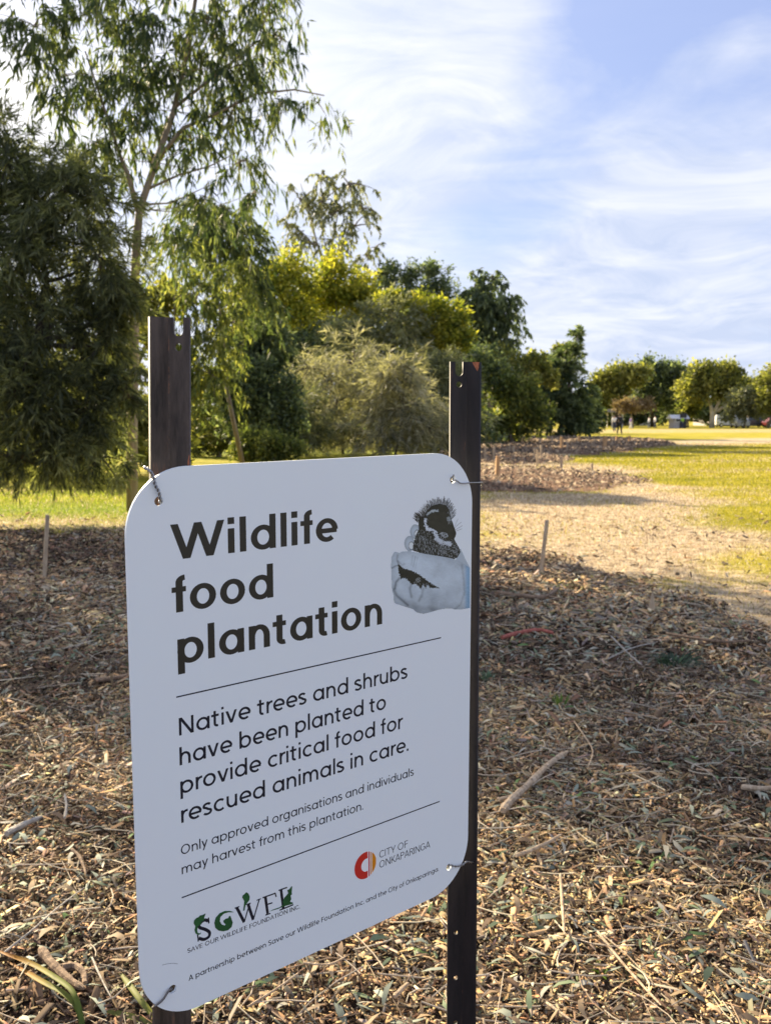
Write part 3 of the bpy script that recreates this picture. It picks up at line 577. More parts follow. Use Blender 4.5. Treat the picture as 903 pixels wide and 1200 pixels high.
far = [
 ('umbrella_pine', 'wide flat topped tree left of the far row, sunlit on top', 138, (722, 499), [(728, 436, 18, 6), (712, 443, 16, 7), (747, 436, 14, 7), (700, 453, 11, 6), (738, 446, 16, 7), (716, 466, 13, 9), (728, 458, 10, 7), (702, 470, 9, 8)], 'olive', dict(nsub=170, per=60, L=.5, w=.26, fill=.2, spread=.5, trunk_r=.35, trunk=[(723, 480), (728, 460), (732, 446)], barkm='bark_dark')),
 ('gum_tree', 'dark gum with two rounded heads behind the flat topped tree', 146, (765, 499), [(758, 428, 10, 9), (775, 432, 13, 10), (792, 436, 10, 11), (768, 447, 22, 12), (790, 452, 12, 12), (755, 465, 18, 12), (782, 468, 18, 14), (745, 450, 7, 6)], 'darkgum', dict(nsub=190, per=60, L=.5, w=.24, fill=.1, spread=.5, trunk_r=.35, barkm='bark_dark')),
 ('bare_tree', 'small brownish half bare tree under the two headed gum', 132, (742, 500), [(738, 474, 12, 8), (752, 476, 10, 8), (728, 478, 7, 7)], 'brownish', dict(nsub=70, per=40, L=.4, w=.15, fill=.3, trunk_r=.12, barkm='bark_tan')),
 ('gum_tree', 'broad rust green gum with a forked white trunk', 136, (834, 500), [(822, 438, 16, 9), (842, 432, 16, 7), (858, 440, 10, 10), (832, 450, 22, 12), (812, 458, 14, 14), (855, 457, 16, 12), (868, 455, 9, 9)], 'olive', dict(nsub=210, per=60, L=.5, w=.26, fill=.2, spread=.45, trunk_r=.42, barkm='bark_white', trunk=[(834, 488), (833, 478), (829, 468), (826, 457)], trunk2=[(.4, (834, 487), (840, 476), (844, 464), (846, 455)), (.28, (840, 482), (850, 474), (858, 467)), (.2, (842, 479), (856, 476))])),
 ('bushy_tree', 'bright green bush on the left flank of the white trunked gum', 138, (806, 500), [(804, 466, 8, 12), (812, 480, 9, 9), (801, 480, 6, 10)], 'bright', dict(nsub=70, per=50, L=.42, w=.24, trunk_r=.15)),
 ('bushy_tree', 'pale grey green tree right of the white trunked gum', 130, (872, 500), [(868, 470, 13, 12), (880, 478, 13, 10), (860, 484, 10, 9), (875, 462, 8, 7)], 'grey', dict(nsub=110, per=55, L=.42, w=.2, trunk_r=.15)),
 ('bushy_tree', 'olive crown at the right edge of the picture', 128, (900, 500), [(898, 452, 10, 14), (908, 464, 16, 14), (896, 480, 8, 7), (912, 444, 14, 14)], 'olive', dict(nsub=120, per=55, L=.42, w=.22, trunk_r=.2)),
 ('bushy_tree', 'low brownish green crown in the gap at the far right', 155, (878, 499), [(876, 452, 12, 8), (885, 460, 12, 10), (868, 460, 10, 10)], 'olive', dict(nsub=90, per=55, L=.5, w=.26, trunk_r=.2)),
 ('bushy_tree', 'dark bush at the left end of the far row', 150, (702, 499), [(698, 472, 12, 12), (712, 480, 14, 12), (690, 480, 12, 14)], 'darkgum', dict(nsub=100, per=55, L=.5, w=.26, trunk_r=.2)),
 ('hedge', 'long dark hedge running behind the far field', 165, (800, 497), [(700+i*19, 481+random.uniform(-5, 3), 16, 15) for i in range(-2, 13)], 'darkgum', dict(nsub=560, per=55, L=.7, w=.42, trunk_r=.2, twigs_=1)),
]
for nm, lab, D, base, lobes, leaf, kw in far:
    if nm != 'hedge': lobes = [(q[0], q[1], q[2]*1.3, q[3]*1.12) for q in lobes]
    tree(nm, lab, 'hedge' if nm == 'hedge' else 'tree', D, base, lobes, leaf, 'leafy', group=None if nm == 'hedge' else 'trees along the far side of the field', depth=1., twr=.05, **kw)

# ------------------------------------------------------------------ the sign: pose of its plane
Rm = Matrix(((0.7645472097091175, -0.000991927846519379, -0.64456697107825), (-0.07709665446942288, 0.9926790674900341, -0.09297513020552148), (0.6399403644055162, 0.12077783342260515, 0.7588735368677132)))
SC = .392; tv = Vector((-0.5543389406601412, -0.026229739457816516, 2.2980026578185715))*SC
def cam2w(v): return Vector((v.x, v.z*cos(PITCH)-v.y*sin(PITCH), -(v.y*cos(PITCH)+v.z*sin(PITCH))))
U_ = cam2w(Rm.col[0]).normalized(); V_ = cam2w(Rm.col[1]).normalized(); N_ = (-(U_.cross(-V_))).normalized()
O_ = cam2w(tv)+Vector((0, 0, EYE))
if N_.dot(Vector((0, 0, EYE))-O_) < 0: N_ = -N_
XA = U_; YA = -V_; ZA = XA.cross(YA)
assert ZA.dot(N_) > 0
SM = Matrix.Translation(O_) @ Matrix((XA, YA, ZA)).transposed().to_4x4()
def uv(px, py):
    """where the sight line through a photo pixel meets the sign face, in sign units"""
    d = pixdir(px, py); o = Vector((0, 0, EYE)); t = (O_-o).dot(N_)/d.dot(N_); q = o+d*t-O_
    return q.dot(U_)/SC, q.dot(V_)/SC
sign = empty('information_sign', (0, 0, 0), 'white wildlife food plantation sign with rounded corners wired to two steel posts', 'sign')
sign.matrix_world = SM
def flat(name, polys, mat, parent, z, th=0., curve=True):
    """filled flat outline (outer loops and holes), optional thickness; points in sign units (u right, v down)"""
    cu = bpy.data.curves.new(name, 'CURVE'); cu.dimensions = '2D'; cu.fill_mode = 'BOTH'; cu.extrude = th
    for pl in polys:
        s = cu.splines.new('POLY'); s.points.add(len(pl)-1); s.use_cyclic_u = True
        for q, (u, v) in zip(s.points, pl): q.co = (u*SC, -v*SC, 0, 1)
    t_ = bpy.data.objects.new(name, cu); COL.objects.link(t_)
    me = bpy.data.meshes.new_from_object(t_.evaluated_get(bpy.context.evaluated_depsgraph_get()))
    COL.objects.unlink(t_); bpy.data.objects.remove(t_); bpy.data.curves.remove(cu)
    me.name = name; me.materials.clear(); me.materials.append(mat); me.transform(Matrix.Translation((0, 0, z)))
    o = bpy.data.objects.new(name, me); COL.objects.link(o)
    if parent: o.parent = parent
    return o
def circ(u, v, r, n=20, ry=None): return [(u+r*cos(2*pi*k/n), v+(ry or r)*sin(2*pi*k/n)) for k in range(n)]
u0, u1, v0, v1, rc = -.088, 1.087, -.083, 1.364, .165
outl = []
for (cx, cy, a0) in ((u1-rc, v0+rc, -90), (u1-rc, v1-rc, 0), (u0+rc, v1-rc, 90), (u0+rc, v0+rc, 180)):
    outl += [(cx+rc*cos(rad(a0+i*6)), cy+rc*sin(rad(a0+i*6))) for i in range(16)]
white, t = material('sign_white')
c = t.n('ShaderNodeTexCoord'); b = t.n('ShaderNodeBsdfPrincipled')
n_ = t.noise(c.outputs['Object'], 9, 6, .6); n2_ = t.noise(c.outputs['Object'], 60, 5, .7)
sm = t.ramp(n2_, [(.68, (.84, .865, .91)), (.78, (.62, .65, .70))])
t.l(t.mix(t.ramp(n_, [(.35, 0), (.65, .35)]), (.84, .91, .95), sm), b.inputs['Base Color'])
t.l(t.ramp(n_, [(.3, .32), (.7, .5)]), b.inputs['Roughness']); b.inputs['Specular IOR Level'].default_value = .45
t.l(b.outputs[0], t.n('ShaderNodeOutputMaterial').inputs[0])
H_ = 1.2827
hr = .0115
plate = flat('sign_plate', [outl]+[circ(u, v, hr) for u, v in ((0, 0), (1, .002), (1, H_), (0, H_))], white, sign, -.0015, .0015)
ink = pbr('ink_brown_black', (.030, .028, .022), .45, var=.08, spec=.4)
navy = pbr('ink_navy', (.008, .010, .022), .45, var=.05, spec=.4)
green_ink = pbr('ink_green', (.02, .10, .03), .45, var=.3, spec=.4, scale=60)
red_ink = pbr('ink_red', (.62, .03, .02), .45, var=.03, spec=.4)
orange_ink = pbr('ink_orange', (.72, .26, .01), .45, var=.03, spec=.4)

# ---- a drawn stroke alphabet (rounded geometric sans)
def arc(cx, cy, rx, ry, a0, a1, n=None):
    n = n or max(4, int(abs(a1-a0)/13)); return [(cx+rx*cos(rad(a0+(a1-a0)*i/n)), cy+ry*sin(rad(a0+(a1-a0)*i/n))) for i in range(n+1)]
ASP = [.85]
def glyph(c, w):
    """list of (points, closed) centre lines and the advance; em units, pen width w"""
    h = w/2; hv = h*ASP[0]; X = .512; A = .735; C = .705; Dn = -.205; sb = .048; ov = .010
    ry = X/2-hv+ov; bw = .535+.42*w; rx = bw/2-h     # bowl
    def bowl(x0): return arc(x0+h+rx, X/2, rx, ry, 0, 360, 26)[:-1], True
    L = lambda *p: (list(p), False)
    if c == 'o': return [bowl(sb)], bw+.03+2*sb-.03
    if c in 'adqg':
        x1 = sb+bw+.01-h; g = [bowl(sb)]
        if c == 'a': g.append(L((x1, 0), (x1, X)))
        if c == 'd': g.append(L((x1, 0), (x1, A)))
        if c == 'q': g.append(L((x1, Dn), (x1, X)))
        if c == 'g': g.append(([(x1, X), (x1, -.02)]+arc(x1-rx*.95, -.02, rx*.95, .17-hv*.3, 0, -145)[1:], False))
        return g, x1+h+sb+.012
    if c in 'bp':
        x0 = sb+h+.012; b_ = arc(sb+.012+h+rx-.005, X/2, rx, ry, 0, 360, 26)[:-1]
        return [(b_, True), L((x0, 0 if c == 'b' else Dn), (x0, A if c == 'b' else X))], bw+2*sb+.005
    if c == 'c': return [(arc(sb+h+rx, X/2, rx, ry, 48, 312), False)], bw*.90+sb+.01
    if c == 'e':
        return [(arc(sb+h+rx, X/2, rx, ry, 0, 310), False), L((sb+h, X/2-.012), (sb+h+2*rx+h*.55, X/2-.012))], bw+2*sb-.03
    if c in 'nhmru':
        x0 = sb+h+.012; wn = (.41 if c != 'm' else .375)-.2*w; rx2 = wn/2; r2 = min(.21, .19+.1*w)
        st = L((x0, 0), (x0, A if c == 'h' else X))
        if c == 'r': return [st, ([(x0, X-r2-.06)]+arc(x0+.20, X-r2-hv+.005, .20, r2, 172, 78), False)], x0+.20+sb-.02
        if c == 'u':
            return [(([(x0, X)]+arc(x0+rx2, r2+hv-ov, rx2, r2, 180, 360)+[(x0+wn, X)]), False), L((x0+wn, 0), (x0+wn, X))], x0+wn+h+sb+.012
        ar = lambda xs: ([(xs, X-r2-hv-.04)]+arc(xs+rx2, X-r2-hv+ov, rx2, r2, 180, 0)+[(xs+wn, 0)], False)
        g = [st, ar(x0)]; x = x0+wn
        if c == 'm': g.append(ar(x)); x += wn
        return g, x+h+sb+.012
    if c == 'l': return [L((sb+h+.012, 0), (sb+h+.012, A))], 2*sb+w+.024
    if c == 'i': return [L((sb+h+.012, 0), (sb+h+.012, X)), L((sb+h+.012, .735-w*.86), (sb+h+.012, .735+.005))], 2*sb+w+.024
    if c == 't': return [([(sb+.07+h, .65), (sb+.07+h, .13)]+arc(sb+.07+h+.11, .13+.0, .11, .13-hv+ov, 180, 290)[1:], False), L((sb-.03, X-hv), (sb+.28+.5*h, X-hv))], .34+.4*w+.03
    if c == 'f': return [([(sb+.06+h, 0), (sb+.06+h, .60)]+arc(sb+.06+h+.125, .60, .125, .135-hv+ov, 180, 88)[1:], False), L((sb-.03, X-hv), (sb+.25+.5*h, X-hv))], .31+.4*w
    if c == 's':
        cx = .21+.15*w/2+sb-.04; r = .155; q = (X-2*hv)/4
        return [(arc(cx, X-hv-q+ov, r, q, 30, 215, 12)[:-1]+[(cx-.02, X/2+.028), (cx+.04, X/2-.02)]+arc(cx, hv+q-ov, r+.012, q, 35, -150, 12), False)], .44+.3*w
    K = lambda *p: (list(p), 'slab')
    if c == 'v': a = h*1.1; return [K((.02+a, X), (.02+a+.205, 0)), K((.02+a+.205, 0), (.02+a+.41, X))], .45+2*a
    if c == 'w': s_ = .165+.06*w; return [K((.03+h+i*s_, 0 if i % 2 else X), (.03+h+(i+1)*s_, X if i % 2 else 0)) for i in range(4)], 4*s_+.06+w
    if c == 'y': x = .215+.1*w; return [K((.03+h, X), (x+.045, .02)), K((2*x+.05-h+.01, X), (x-.065, Dn))], 2*x+.07
    if c == 'k': return [L((sb+h+.012, 0), (sb+h+.012, A)), L((sb+.40, X), (sb+h+.03, .20)), L((sb+.16, .29), (sb+.43, 0))], .50
    if c == '.': return [L((sb+h, 0), (sb+h, w*1.0))], 2*sb+w-.01
    # capitals
    if c == 'W': s_ = .235+.14*w; return [K((.02+h+i*s_, 0 if i % 2 else C), (.02+h+(i+1)*s_, C if i % 2 else 0)) for i in range(4)], 4*s_+.04+w
    if c == 'V': return [K((.02+h, C), (.31, 0)), K((.31, 0), (.60-h, C))], .62
    if c == 'N': x1 = .645; return [L((sb+h+.02, 0), (sb+h+.02, C)), K((sb+h+.03, C), (x1-.01, 0)), L((x1, 0), (x1, C))], x1+h+sb+.02
    if c == 'O': return [(arc(sb+.35, C/2, .36-h, C/2-hv+ov, 0, 360, 30)[:-1], True)], .83
    if c in 'CG':
        g = [(arc(sb+.34, C/2, .35-h, C/2-hv+ov, 45, 315 if c == 'C' else 345), False)]
        if c == 'G': g.append(L((sb+.40, C/2-.02), (sb+.68-h, C/2-.02), (sb+.68-h, .12)))
        return g, .68 if c == 'C' else .78
    if c == 'A': return [K((.02+h, 0), (.335, C)), K((.335, C), (.65-h, 0)), L((.13, .20), (.54, .20))], .67
    if c == 'I': return [L((sb+h+.02, 0), (sb+h+.02, C))], 2*sb+w+.04
    if c == 'S':
        cx = .29; r = .20; q = (C-2*hv)/4
        return [(arc(cx, C-hv-q+ov, r, q, 35, 220, 12)[:-1]+[(cx-.03, C/2+.035), (cx+.05, C/2-.03)]+arc(cx, hv+q-ov, r+.015, q, 35, -145, 12), False)], .57
    if c == 'F': return [L((sb+h+.02, 0), (sb+h+.02, C)), L((sb+.02, C-hv), (.50, C-hv)), L((sb+.02, C*.52), (.46, C*.52))], .53
    if c == 'E': return [L((sb+h+.02, 0), (sb+h+.02, C)), L((sb+.02, C-hv), (.52, C-hv)), L((sb+.02, C*.52), (.48, C*.52)), L((sb+.02, hv), (.53, hv))], .57
    if c == 'L': return [L((sb+h+.02, C), (sb+h+.02, 0)), L((sb+.02, hv), (.50, hv))], .52
    if c == 'T': return [L((.30, 0), (.30, C)), L((.02, C-hv), (.58, C-hv))], .60
    if c == 'Y': return [L((.30, 0), (.30, .30)), K((.04, C), (.30, .27)), K((.30, .27), (.56, C))], .60
    if c == 'K': return [L((sb+h+.02, 0), (sb+h+.02, C)), L((.55, C), (sb+h+.03, .25)), L((.22, .38), (.58, 0))], .60
    if c in 'PR':
        g = [L((sb+h+.02, 0), (sb+h+.02, C)), ([(sb+.02, C-hv)]+arc(.36, C*.735, .17, C*.265-hv, 90, -90)+[(sb+.02, C*.47+hv)], False)]
        if c == 'R': g.append(L((.36, C*.45), (.57, 0)))
        return g, .60
    if c == 'D': return [L((sb+h+.02, 0), (sb+h+.02, C)), ([(sb+.02, C-hv)]+arc(.32, C/2, .33-h, C/2-hv, 90, -90)+[(sb+.02, hv)], False)], .72
    if c == 'U': return [([(sb+h+.02, C)]+arc(.36, .25, .36-sb-h-.02, .25-hv+ov, 180, 360)+[(.70-sb-h+.02+.0, C)], False)], .72
    return [], .27
class Print:
    def __init__(s): s.V = []; s.F = []; s.k = 0
    def stroke(s, pts, closed, w, z):
        if closed == 'slab':
            (x0, y0), (x1, y1) = pts; e = w/2*math.hypot(x1-x0, y1-y0)/abs(y1-y0); b0 = len(s.V)
            s.V += [(x0-e, y0, z), (x0+e, y0, z), (x1+e, y1, z), (x1-e, y1, z)]; s.F.append((b0, b0+1, b0+2, b0+3)); return
        n = len(pts); P2 = [Vector(p) for p in pts]; Lf = []; Rt = []
        for i in range(n):
            a = P2[i-1] if (i > 0 or closed) else None; b_ = P2[(i+1) % n] if (i < n-1 or closed) else None
            d1 = (P2[i]-a).normalized() if a is not None else None; d2 = (b_-P2[i]).normalized() if b_ is not None else None
            d1 = d1 or d2; d2 = d2 or d1
            n1 = Vector((-d1.y, d1.x)); n2 = Vector((-d2.y, d2.x)); m = n1+n2
            m = m.normalized() if m.length > 1e-6 else n1
            k = min(1/max(m.dot(n1), .3), 2.4)
            Lf.append(P2[i]+m*w/2*k); Rt.append(P2[i]-m*w/2*k)
        b0 = len(s.V)
        Lf = [Vector((p.x+(a.x-p.x), p.y+(a.y-p.y)*ASP[0])) for p, a in zip(P2, Lf)]; Rt = [Vector((p.x+(a.x-p.x), p.y+(a.y-p.y)*ASP[0])) for p, a in zip(P2, Rt)]
        for a, b_ in zip(Lf, Rt): s.V += [(a.x, a.y, z), (b_.x, b_.y, z)]
        for i in range(n if closed else n-1):
            j = (i+1) % n; s.F.append((b0+2*i, b0+2*i+1, b0+2*j+1, b0+2*j))
    def build(s, name, mat, parent, z0=.00012):
        V = [(x*SC, -y*SC, z0+z) for x, y, z in s.V]
        me = bpy.data.meshes.new(name); me.from_pydata(V, [], s.F); me.update(); me.materials.append(mat)
        o = bpy.data.objects.new(name, me); COL.objects.link(o); o.parent = parent; return o
def text(pr, txt, ua, ub, v, em, w, serif=False, va=None, smax=1.12):
    """write txt from ua to ub on baseline v (va..v when it climbs), em high"""
    adv = []; gl = []
    for ch in txt:
        g, a = glyph(ch, w); gl.append(g); adv.append(a if ch != ' ' else .27)
    n = len(txt); nat = (sum(adv)-.06-.06)*em; target = ub-ua
    sx_ = min(smax, max(.9, target/nat)); tr = (target-nat*sx_)/max(1, n-1)
    x = ua-.06*em*sx_; vb = va if va is not None else v
    for g, a in zip(gl, adv):
        for k, (pts, cl) in enumerate(g):
            f = lambda q: (x+q[0]*em*sx_, (v+(vb-v)*((x-ua)/target))-q[1]*em)
            ww = w*em
            if serif and not cl and len(pts) == 2:
                dx = abs(pts[0][0]-pts[1][0]); ww = w*em*(1.25 if dx < .05 else .6)
            pr.stroke([f(q) for q in pts], cl, ww, k*.00003)
            if serif and not cl and len(pts) <= 5:
                for q in ((pts[0], pts[-1])):
                    if q[1] < .02 or q[1] > .68: pr.stroke([f((q[0]-.085, min(max(q[1], .02), .69))), f((q[0]+.085, min(max(q[1], .02), .69)))], False, .045*em, (k+4)*.00003)
        x += a*em*sx_+tr
hd = Print(); ASP[0] = .68
text(hd, 'Wildlife', .034, .5434, .1495, .1265, .156); text(hd, 'food', .033, .3285, .284, .1265, .156); text(hd, 'plantation', .040, .712, .4185, .1265, .156)
hd.build('heading_lettering', ink, sign); ASP[0] = .86
bd_ = Print()
for s_, ub, v in (('Native trees and shrubs', .812, .6045), ('have been planted to', .7263, .6835), ('provide critical food for', .791, .7605), ('rescued animals in care.', .818, .8385)):
    text(bd_, s_, .0375, ub, v, .0655, .108)
bd_.build('body_lettering', navy, sign)
for s_, ub, v in (('Only approved organisations and individuals', .8409, .9245), ('may harvest from this plantation.', .6373, .9775)):
    sm_ = Print(); text(sm_, s_, .0352, ub, v, .0368, .096); sm_.build('small_lettering', navy, sign)
sm_ = Print(); text(sm_, 'A partnership between Save our Wildlife Foundation Inc. and the City of Onkaparinga.', .0477, .9528, 1.2795, .0215, .105)
sm_.build('partnership_lettering', navy, sign)
for ra, rb in ((.5018, .5010), (1.0410, 1.0430)):
    rl = Print(); rl.stroke([(.0331, ra), (.955, rb)], False, .0042, 0); rl.build('ruled_line', navy, sign)
for s_, ub, v in (('CITY OF', .8174, 1.1535), ('ONKAPARINGA', .9126, 1.1860)):
    cp = Print(); text(cp, s_, .7025, ub, v, .0318, .075); cp.build('council_lettering', navy, sign)
# round council emblem: red C, white bars, orange segment (drawn from its outline on the plate)
def Z3(x, y): return uv(390+x*.19934, 970+y*.19934)
e0 = Z3(190, 219); cu_, cv_ = e0; 
eL = Z3(121, 235); eR = Z3(258, 190); rr_ = (eR[0]-eL[0])/2; ecx = (eL[0]+eR[0])/2; eT = Z3(215, 139); eB = Z3(170, 301); ecy = (eT[1]+eB[1])/2; rv = (eB[1]-eT[1])/2; rr_ = (rr_+rv)/2
def seg(x0, x1, r, ri=0.):
    """part of a disc between two upright lines"""
    pts = [(ecx+x, ecy+math.sqrt(max(r*r-x*x, 0))) for x in np.linspace(x0, x1, 24)]; return pts+[(a, 2*ecy-b_) for a, b_ in reversed(pts)]
R_ = rr_
flat('emblem_disc', [circ(ecx, ecy, R_*1.06, 40)], pbr('ink_white', (.9, .9, .92), .45, var=.02), sign, .00010)
xb = .22*R_
cpts = [(ecx+R_*cos(rad(a_)), ecy+R_*sin(rad(a_))) for a_ in range(78, 283, 6)]+[(ecx+xb, ecy-R_*.49)]+[(ecx+R_*.08+R_*.46*cos(rad(a_)), ecy+R_*.48*sin(rad(a_))) for a_ in range(280, 79, -8)]+[(ecx+xb, ecy+R_*.49)]
flat('emblem_letter', [cpts], red_ink, sign, .00018)
flat('emblem_bar', [[(ecx+.29*R_, ecy-.95*R_), (ecx+.40*R_, ecy-.91*R_), (ecx+.40*R_, ecy+.91*R_), (ecx+.29*R_, ecy+.95*R_)]], red_ink, sign, .00018)
flat('emblem_bar', [[(ecx+.47*R_, ecy-.87*R_), (ecx+.56*R_, ecy-.82*R_), (ecx+.56*R_, ecy+.82*R_), (ecx+.47*R_, ecy+.87*R_)]], orange_ink, sign, .00018)
flat('emblem_segment', [seg(.62*R_, .985*R_, R_)], orange_ink, sign, .00018)
# wildlife foundation emblem, traced from its drawing on the plate
def Z2(x, y): return uv(200+x*.19934, 990+y*.19934)
ASP[0] = 1.
so_ = Print()
def pline(pts, w_, z=0., cl=False): so_.stroke([Z2(*p) for p in pts], cl, w_, z)
def smooth_(pts, n=5):
    out = []
    for i in range(len(pts)-1):
        p0 = pts[max(i-1, 0)]; p1 = pts[i]; p2 = pts[i+1]; p3 = pts[min(i+2, len(pts)-1)]
        for k in range(n):
            t_ = k/n; out.append(tuple(.5*((2*p1[j])+(-p0[j]+p2[j])*t_+(2*p0[j]-5*p1[j]+4*p2[j]-p3[j])*t_*t_+(-p0[j]+3*p1[j]-3*p2[j]+p3[j])*t_**3) for j in (0, 1)))
    return out+[pts[-1]]
pline(smooth_([(222, 448), (200, 442), (172, 462), (170, 485), (205, 498), (228, 515), (224, 540), (195, 556), (165, 548)]), .0085)
pline([(222, 428), (225, 462)], .004, .00003); pline([(159, 528), (163, 568)], .004, .00003); so_.build('emblem_initial', navy, sign); so_ = Print()
pline([(388, 368), (432, 455)], .0085); pline([(432, 455), (464, 345)], .004, .00003); pline([(455, 350), (485, 440)], .0085, .00006); pline([(485, 440), (520, 322)], .004, .00009)
for a_, b_ in (((376, 372), (404, 362)), ((440, 352), (470, 342)), ((505, 326), (530, 316))): pline([a_, b_], .003, .00012)
so_.build('emblem_initial', navy, sign); so_ = Print()
pline([(556, 305), (570, 405)], .0085); pline([(540, 311), (616, 284)], .004, .00003); pline([(614, 284), (620, 306)], .0035, .00006); pline([(562, 352), (598, 340)], .004, .00006); pline([(556, 413), (586, 403)], .0035, .00006); so_.build('emblem_initial', navy, sign); so_ = Print()
pline([(648, 262), (662, 375)], .0085); pline([(634, 268), (684, 250)], .004, .00003); pline([(640, 384), (720, 352)], .004, .00006)
so_.build('emblem_initial', navy, sign)
sub = Print(); text(sub, 'SAVE OUR WILDLIFE FOUNDATION INC.', .0458, .4034, 1.2005, .0172, .10, serif=True, va=1.2070, smax=1.5); sub.build('foundation_lettering', navy, sign)
def shape(name, pts, mat, z): return flat(name, [[Z2(*p) for p in pts]], mat, sign, z)
shape('possum_emblem', [(206, 402), (200, 418), (196, 428), (200, 440), (190, 448), (178, 452), (182, 466), (172, 470), (160, 478), (156, 500), (158, 516), (172, 520), (178, 512), (176, 524), (160, 530), (146, 520), (140, 500), (145, 478), (135, 462), (137, 444), (150, 430), (164, 424), (172, 414), (186, 412)], green_ink, .00034)
shape('echidna_emblem', [(372, 396), (350, 388), (318, 388), (286, 402), (264, 428), (256, 458), (262, 488), (282, 504), (308, 508), (336, 502), (358, 482), (364, 456), (356, 432), (350, 416), (342, 420), (338, 430), (322, 434), (308, 446), (312, 458), (322, 466), (318, 474), (300, 468), (288, 448), (292, 424), (312, 404), (340, 396)], green_ink, .00034)
shape('bird_emblem', [(444, 278), (456, 286), (464, 304), (462, 324), (450, 340), (440, 352), (434, 384), (425, 388), (430, 352), (432, 330), (420, 308), (424, 296), (432, 290)], green_ink, .00034)
shape('kangaroo_emblem', [(714, 242), (712, 262), (710, 274), (712, 290), (704, 298), (708, 318), (700, 334), (716, 338), (718, 346), (690, 354), (662, 362), (630, 376), (596, 386), (578, 392), (600, 380), (640, 366), (662, 350), (658, 334), (666, 312), (680, 296), (690, 284), (684, 266), (694, 262), (700, 256), (706, 246)], green_ink, .00037)
# printed picture of hands holding a small furry animal: a flat print whose ink colours sit on a fine mesh
def Zh(x, y): return uv(440+x*.14397, 570+y*.14397)
gx = np.arange(110, 772, 3.6); gy = np.arange(90, 1050, 3.6); PX, PY = np.meshgrid(gx, gy)
def pin(pts): return sdist(PX, PY, np.array(pts, float))
def seg_d(pts):
    d = np.full(PX.shape, 1e9)
    for a, b_ in zip(pts[:-1], pts[1:]):
        a = np.array(a, float); b_ = np.array(b_, float); e = b_-a; t_ = np.clip(((PX-a[0])*e[0]+(PY-a[1])*e[1])/(e@e), 0, 1)
        d = np.minimum(d, np.hypot(PX-a[0]-e[0]*t_, PY-a[1]-e[1]*t_))
    return d
hand = smooth_([(128, 570), (150, 532), (178, 534), (190, 540), (215, 528), (260, 526), (330, 535), (420, 552), (520, 568), (600, 582), (660, 600), (720, 630), (766, 668)], 4)+[(766, 990)]+smooth_([(700, 1003), (650, 1003), (600, 995), (540, 1000), (480, 1015), (420, 1032), (380, 1037), (330, 1025), (300, 1000), (250, 985), (190, 965), (150, 945), (142, 880), (132, 840), (127, 740), (124, 640), (128, 570)], 4)
cav = [(178, 628), (230, 668), (300, 690), (360, 722), (410, 762), (460, 797), (515, 826), (440, 826), (424, 798), (405, 830), (385, 800), (365, 835), (330, 795), (295, 800), (240, 745), (205, 752), (186, 700)]
body_ = [(345, 290), (352, 240), (385, 245), (415, 195), (450, 158), (520, 138), (575, 152), (602, 195), (615, 260), (640, 330), (656, 378), (652, 405), (640, 430), (680, 500), (688, 535), (662, 580), (640, 592), (520, 568), (400, 552), (300, 524), (305, 470), (325, 400), (350, 350)]
face = [(428, 248), (480, 205), (560, 208), (598, 250), (618, 320), (655, 380), (648, 410), (600, 440), (560, 424), (520, 385), (465, 342), (425, 305)]
col = np.zeros(PX.shape+(3,)); al_ = np.zeros(PX.shape, bool)
nz = fbm(PX, PY, .06, 4, 3); nz2 = rng.normal(0, 1, PX.shape)
fz = fbm(PX, PY, .22, 3, 6); rag = 6*fz+4*nz2
def put(mask, c):
    col[mask] = c[mask] if getattr(c, 'ndim', 0) == 3 else c
    al_[mask] = True
lite = np.array((.50, .58, .64))
for (cx_, cy_, a_, b_) in ((322, 368, 44, 62), (275, 465, 44, 64)):
    q = np.hypot((PX-cx_)/a_, (PY-cy_)/b_); put(q < 1, lite*(1.12-.45*q[..., None]**2)); nl_ = np.hypot((PX-cx_-14)/(a_*.48), (PY-cy_-18)/(b_*.5)); put((nl_ < 1) & (q < 1), np.ones(PX.shape+(3,))*np.array((.72, .78, .80))); ring = (np.abs(nl_-1) < .13) & (q < 1); put(ring, lite*.45)
dw = pin([(648, 600), (672, 520), (690, 500), (730, 590), (768, 660), (768, 700)]); put(dw > 0, lite*.95)
db = pin(body_); fur = np.array((.030, .030, .020)); put(db > 0, fur*(1+.45*nz2[..., None]*np.clip(1-db/60, .3, 1)[..., None]).clip(.4, 3))
streak = (fbm(PX*1.9-PY*.25, PY*.45+.1*PX, .16, 3, 2)+.30*nz2+.25*nz) > .62
put((db > 8) & streak & (PY > 350), np.array((.30, .33, .34)))
wl = seg_d([(405, 270), (402, 300), (420, 345), (455, 352), (492, 362)]); put(wl < 11+5*nz+rag*.9, np.array((.66, .72, .78)))
wl = seg_d([(480, 385), (500, 425), (540, 455), (600, 468)]); put(wl < 17+9*nz+rag*1.1, np.array((.58, .64, .70)))
wl = seg_d([(415, 228), (455, 200), (505, 200)]); put(wl < 8+3*nz+rag*.7, np.array((.42, .48, .50)))
df = pin(face); put(df > 0, fur*(1.25+.25*nz[..., None]))
put((np.hypot(PX-600, PY-265) < 22+6*nz) & (df < 25) & (nz2 > -.3), np.array((.35, .40, .42)))
put((np.hypot(PX-555, PY-395) < 26+8*nz) & (nz2 > -.2), np.array((.45, .50, .54)))
dh = pin(hand)
tone = .90+.28*np.clip(dh/70, 0, 1)-.20*np.clip((PY-800)/260, 0, 1)+.10*np.exp(-((PX-330)**2+(PY-590)**2)/9000)+.06*nz+.05*nz2*np.clip(PX/500, 0, 1)
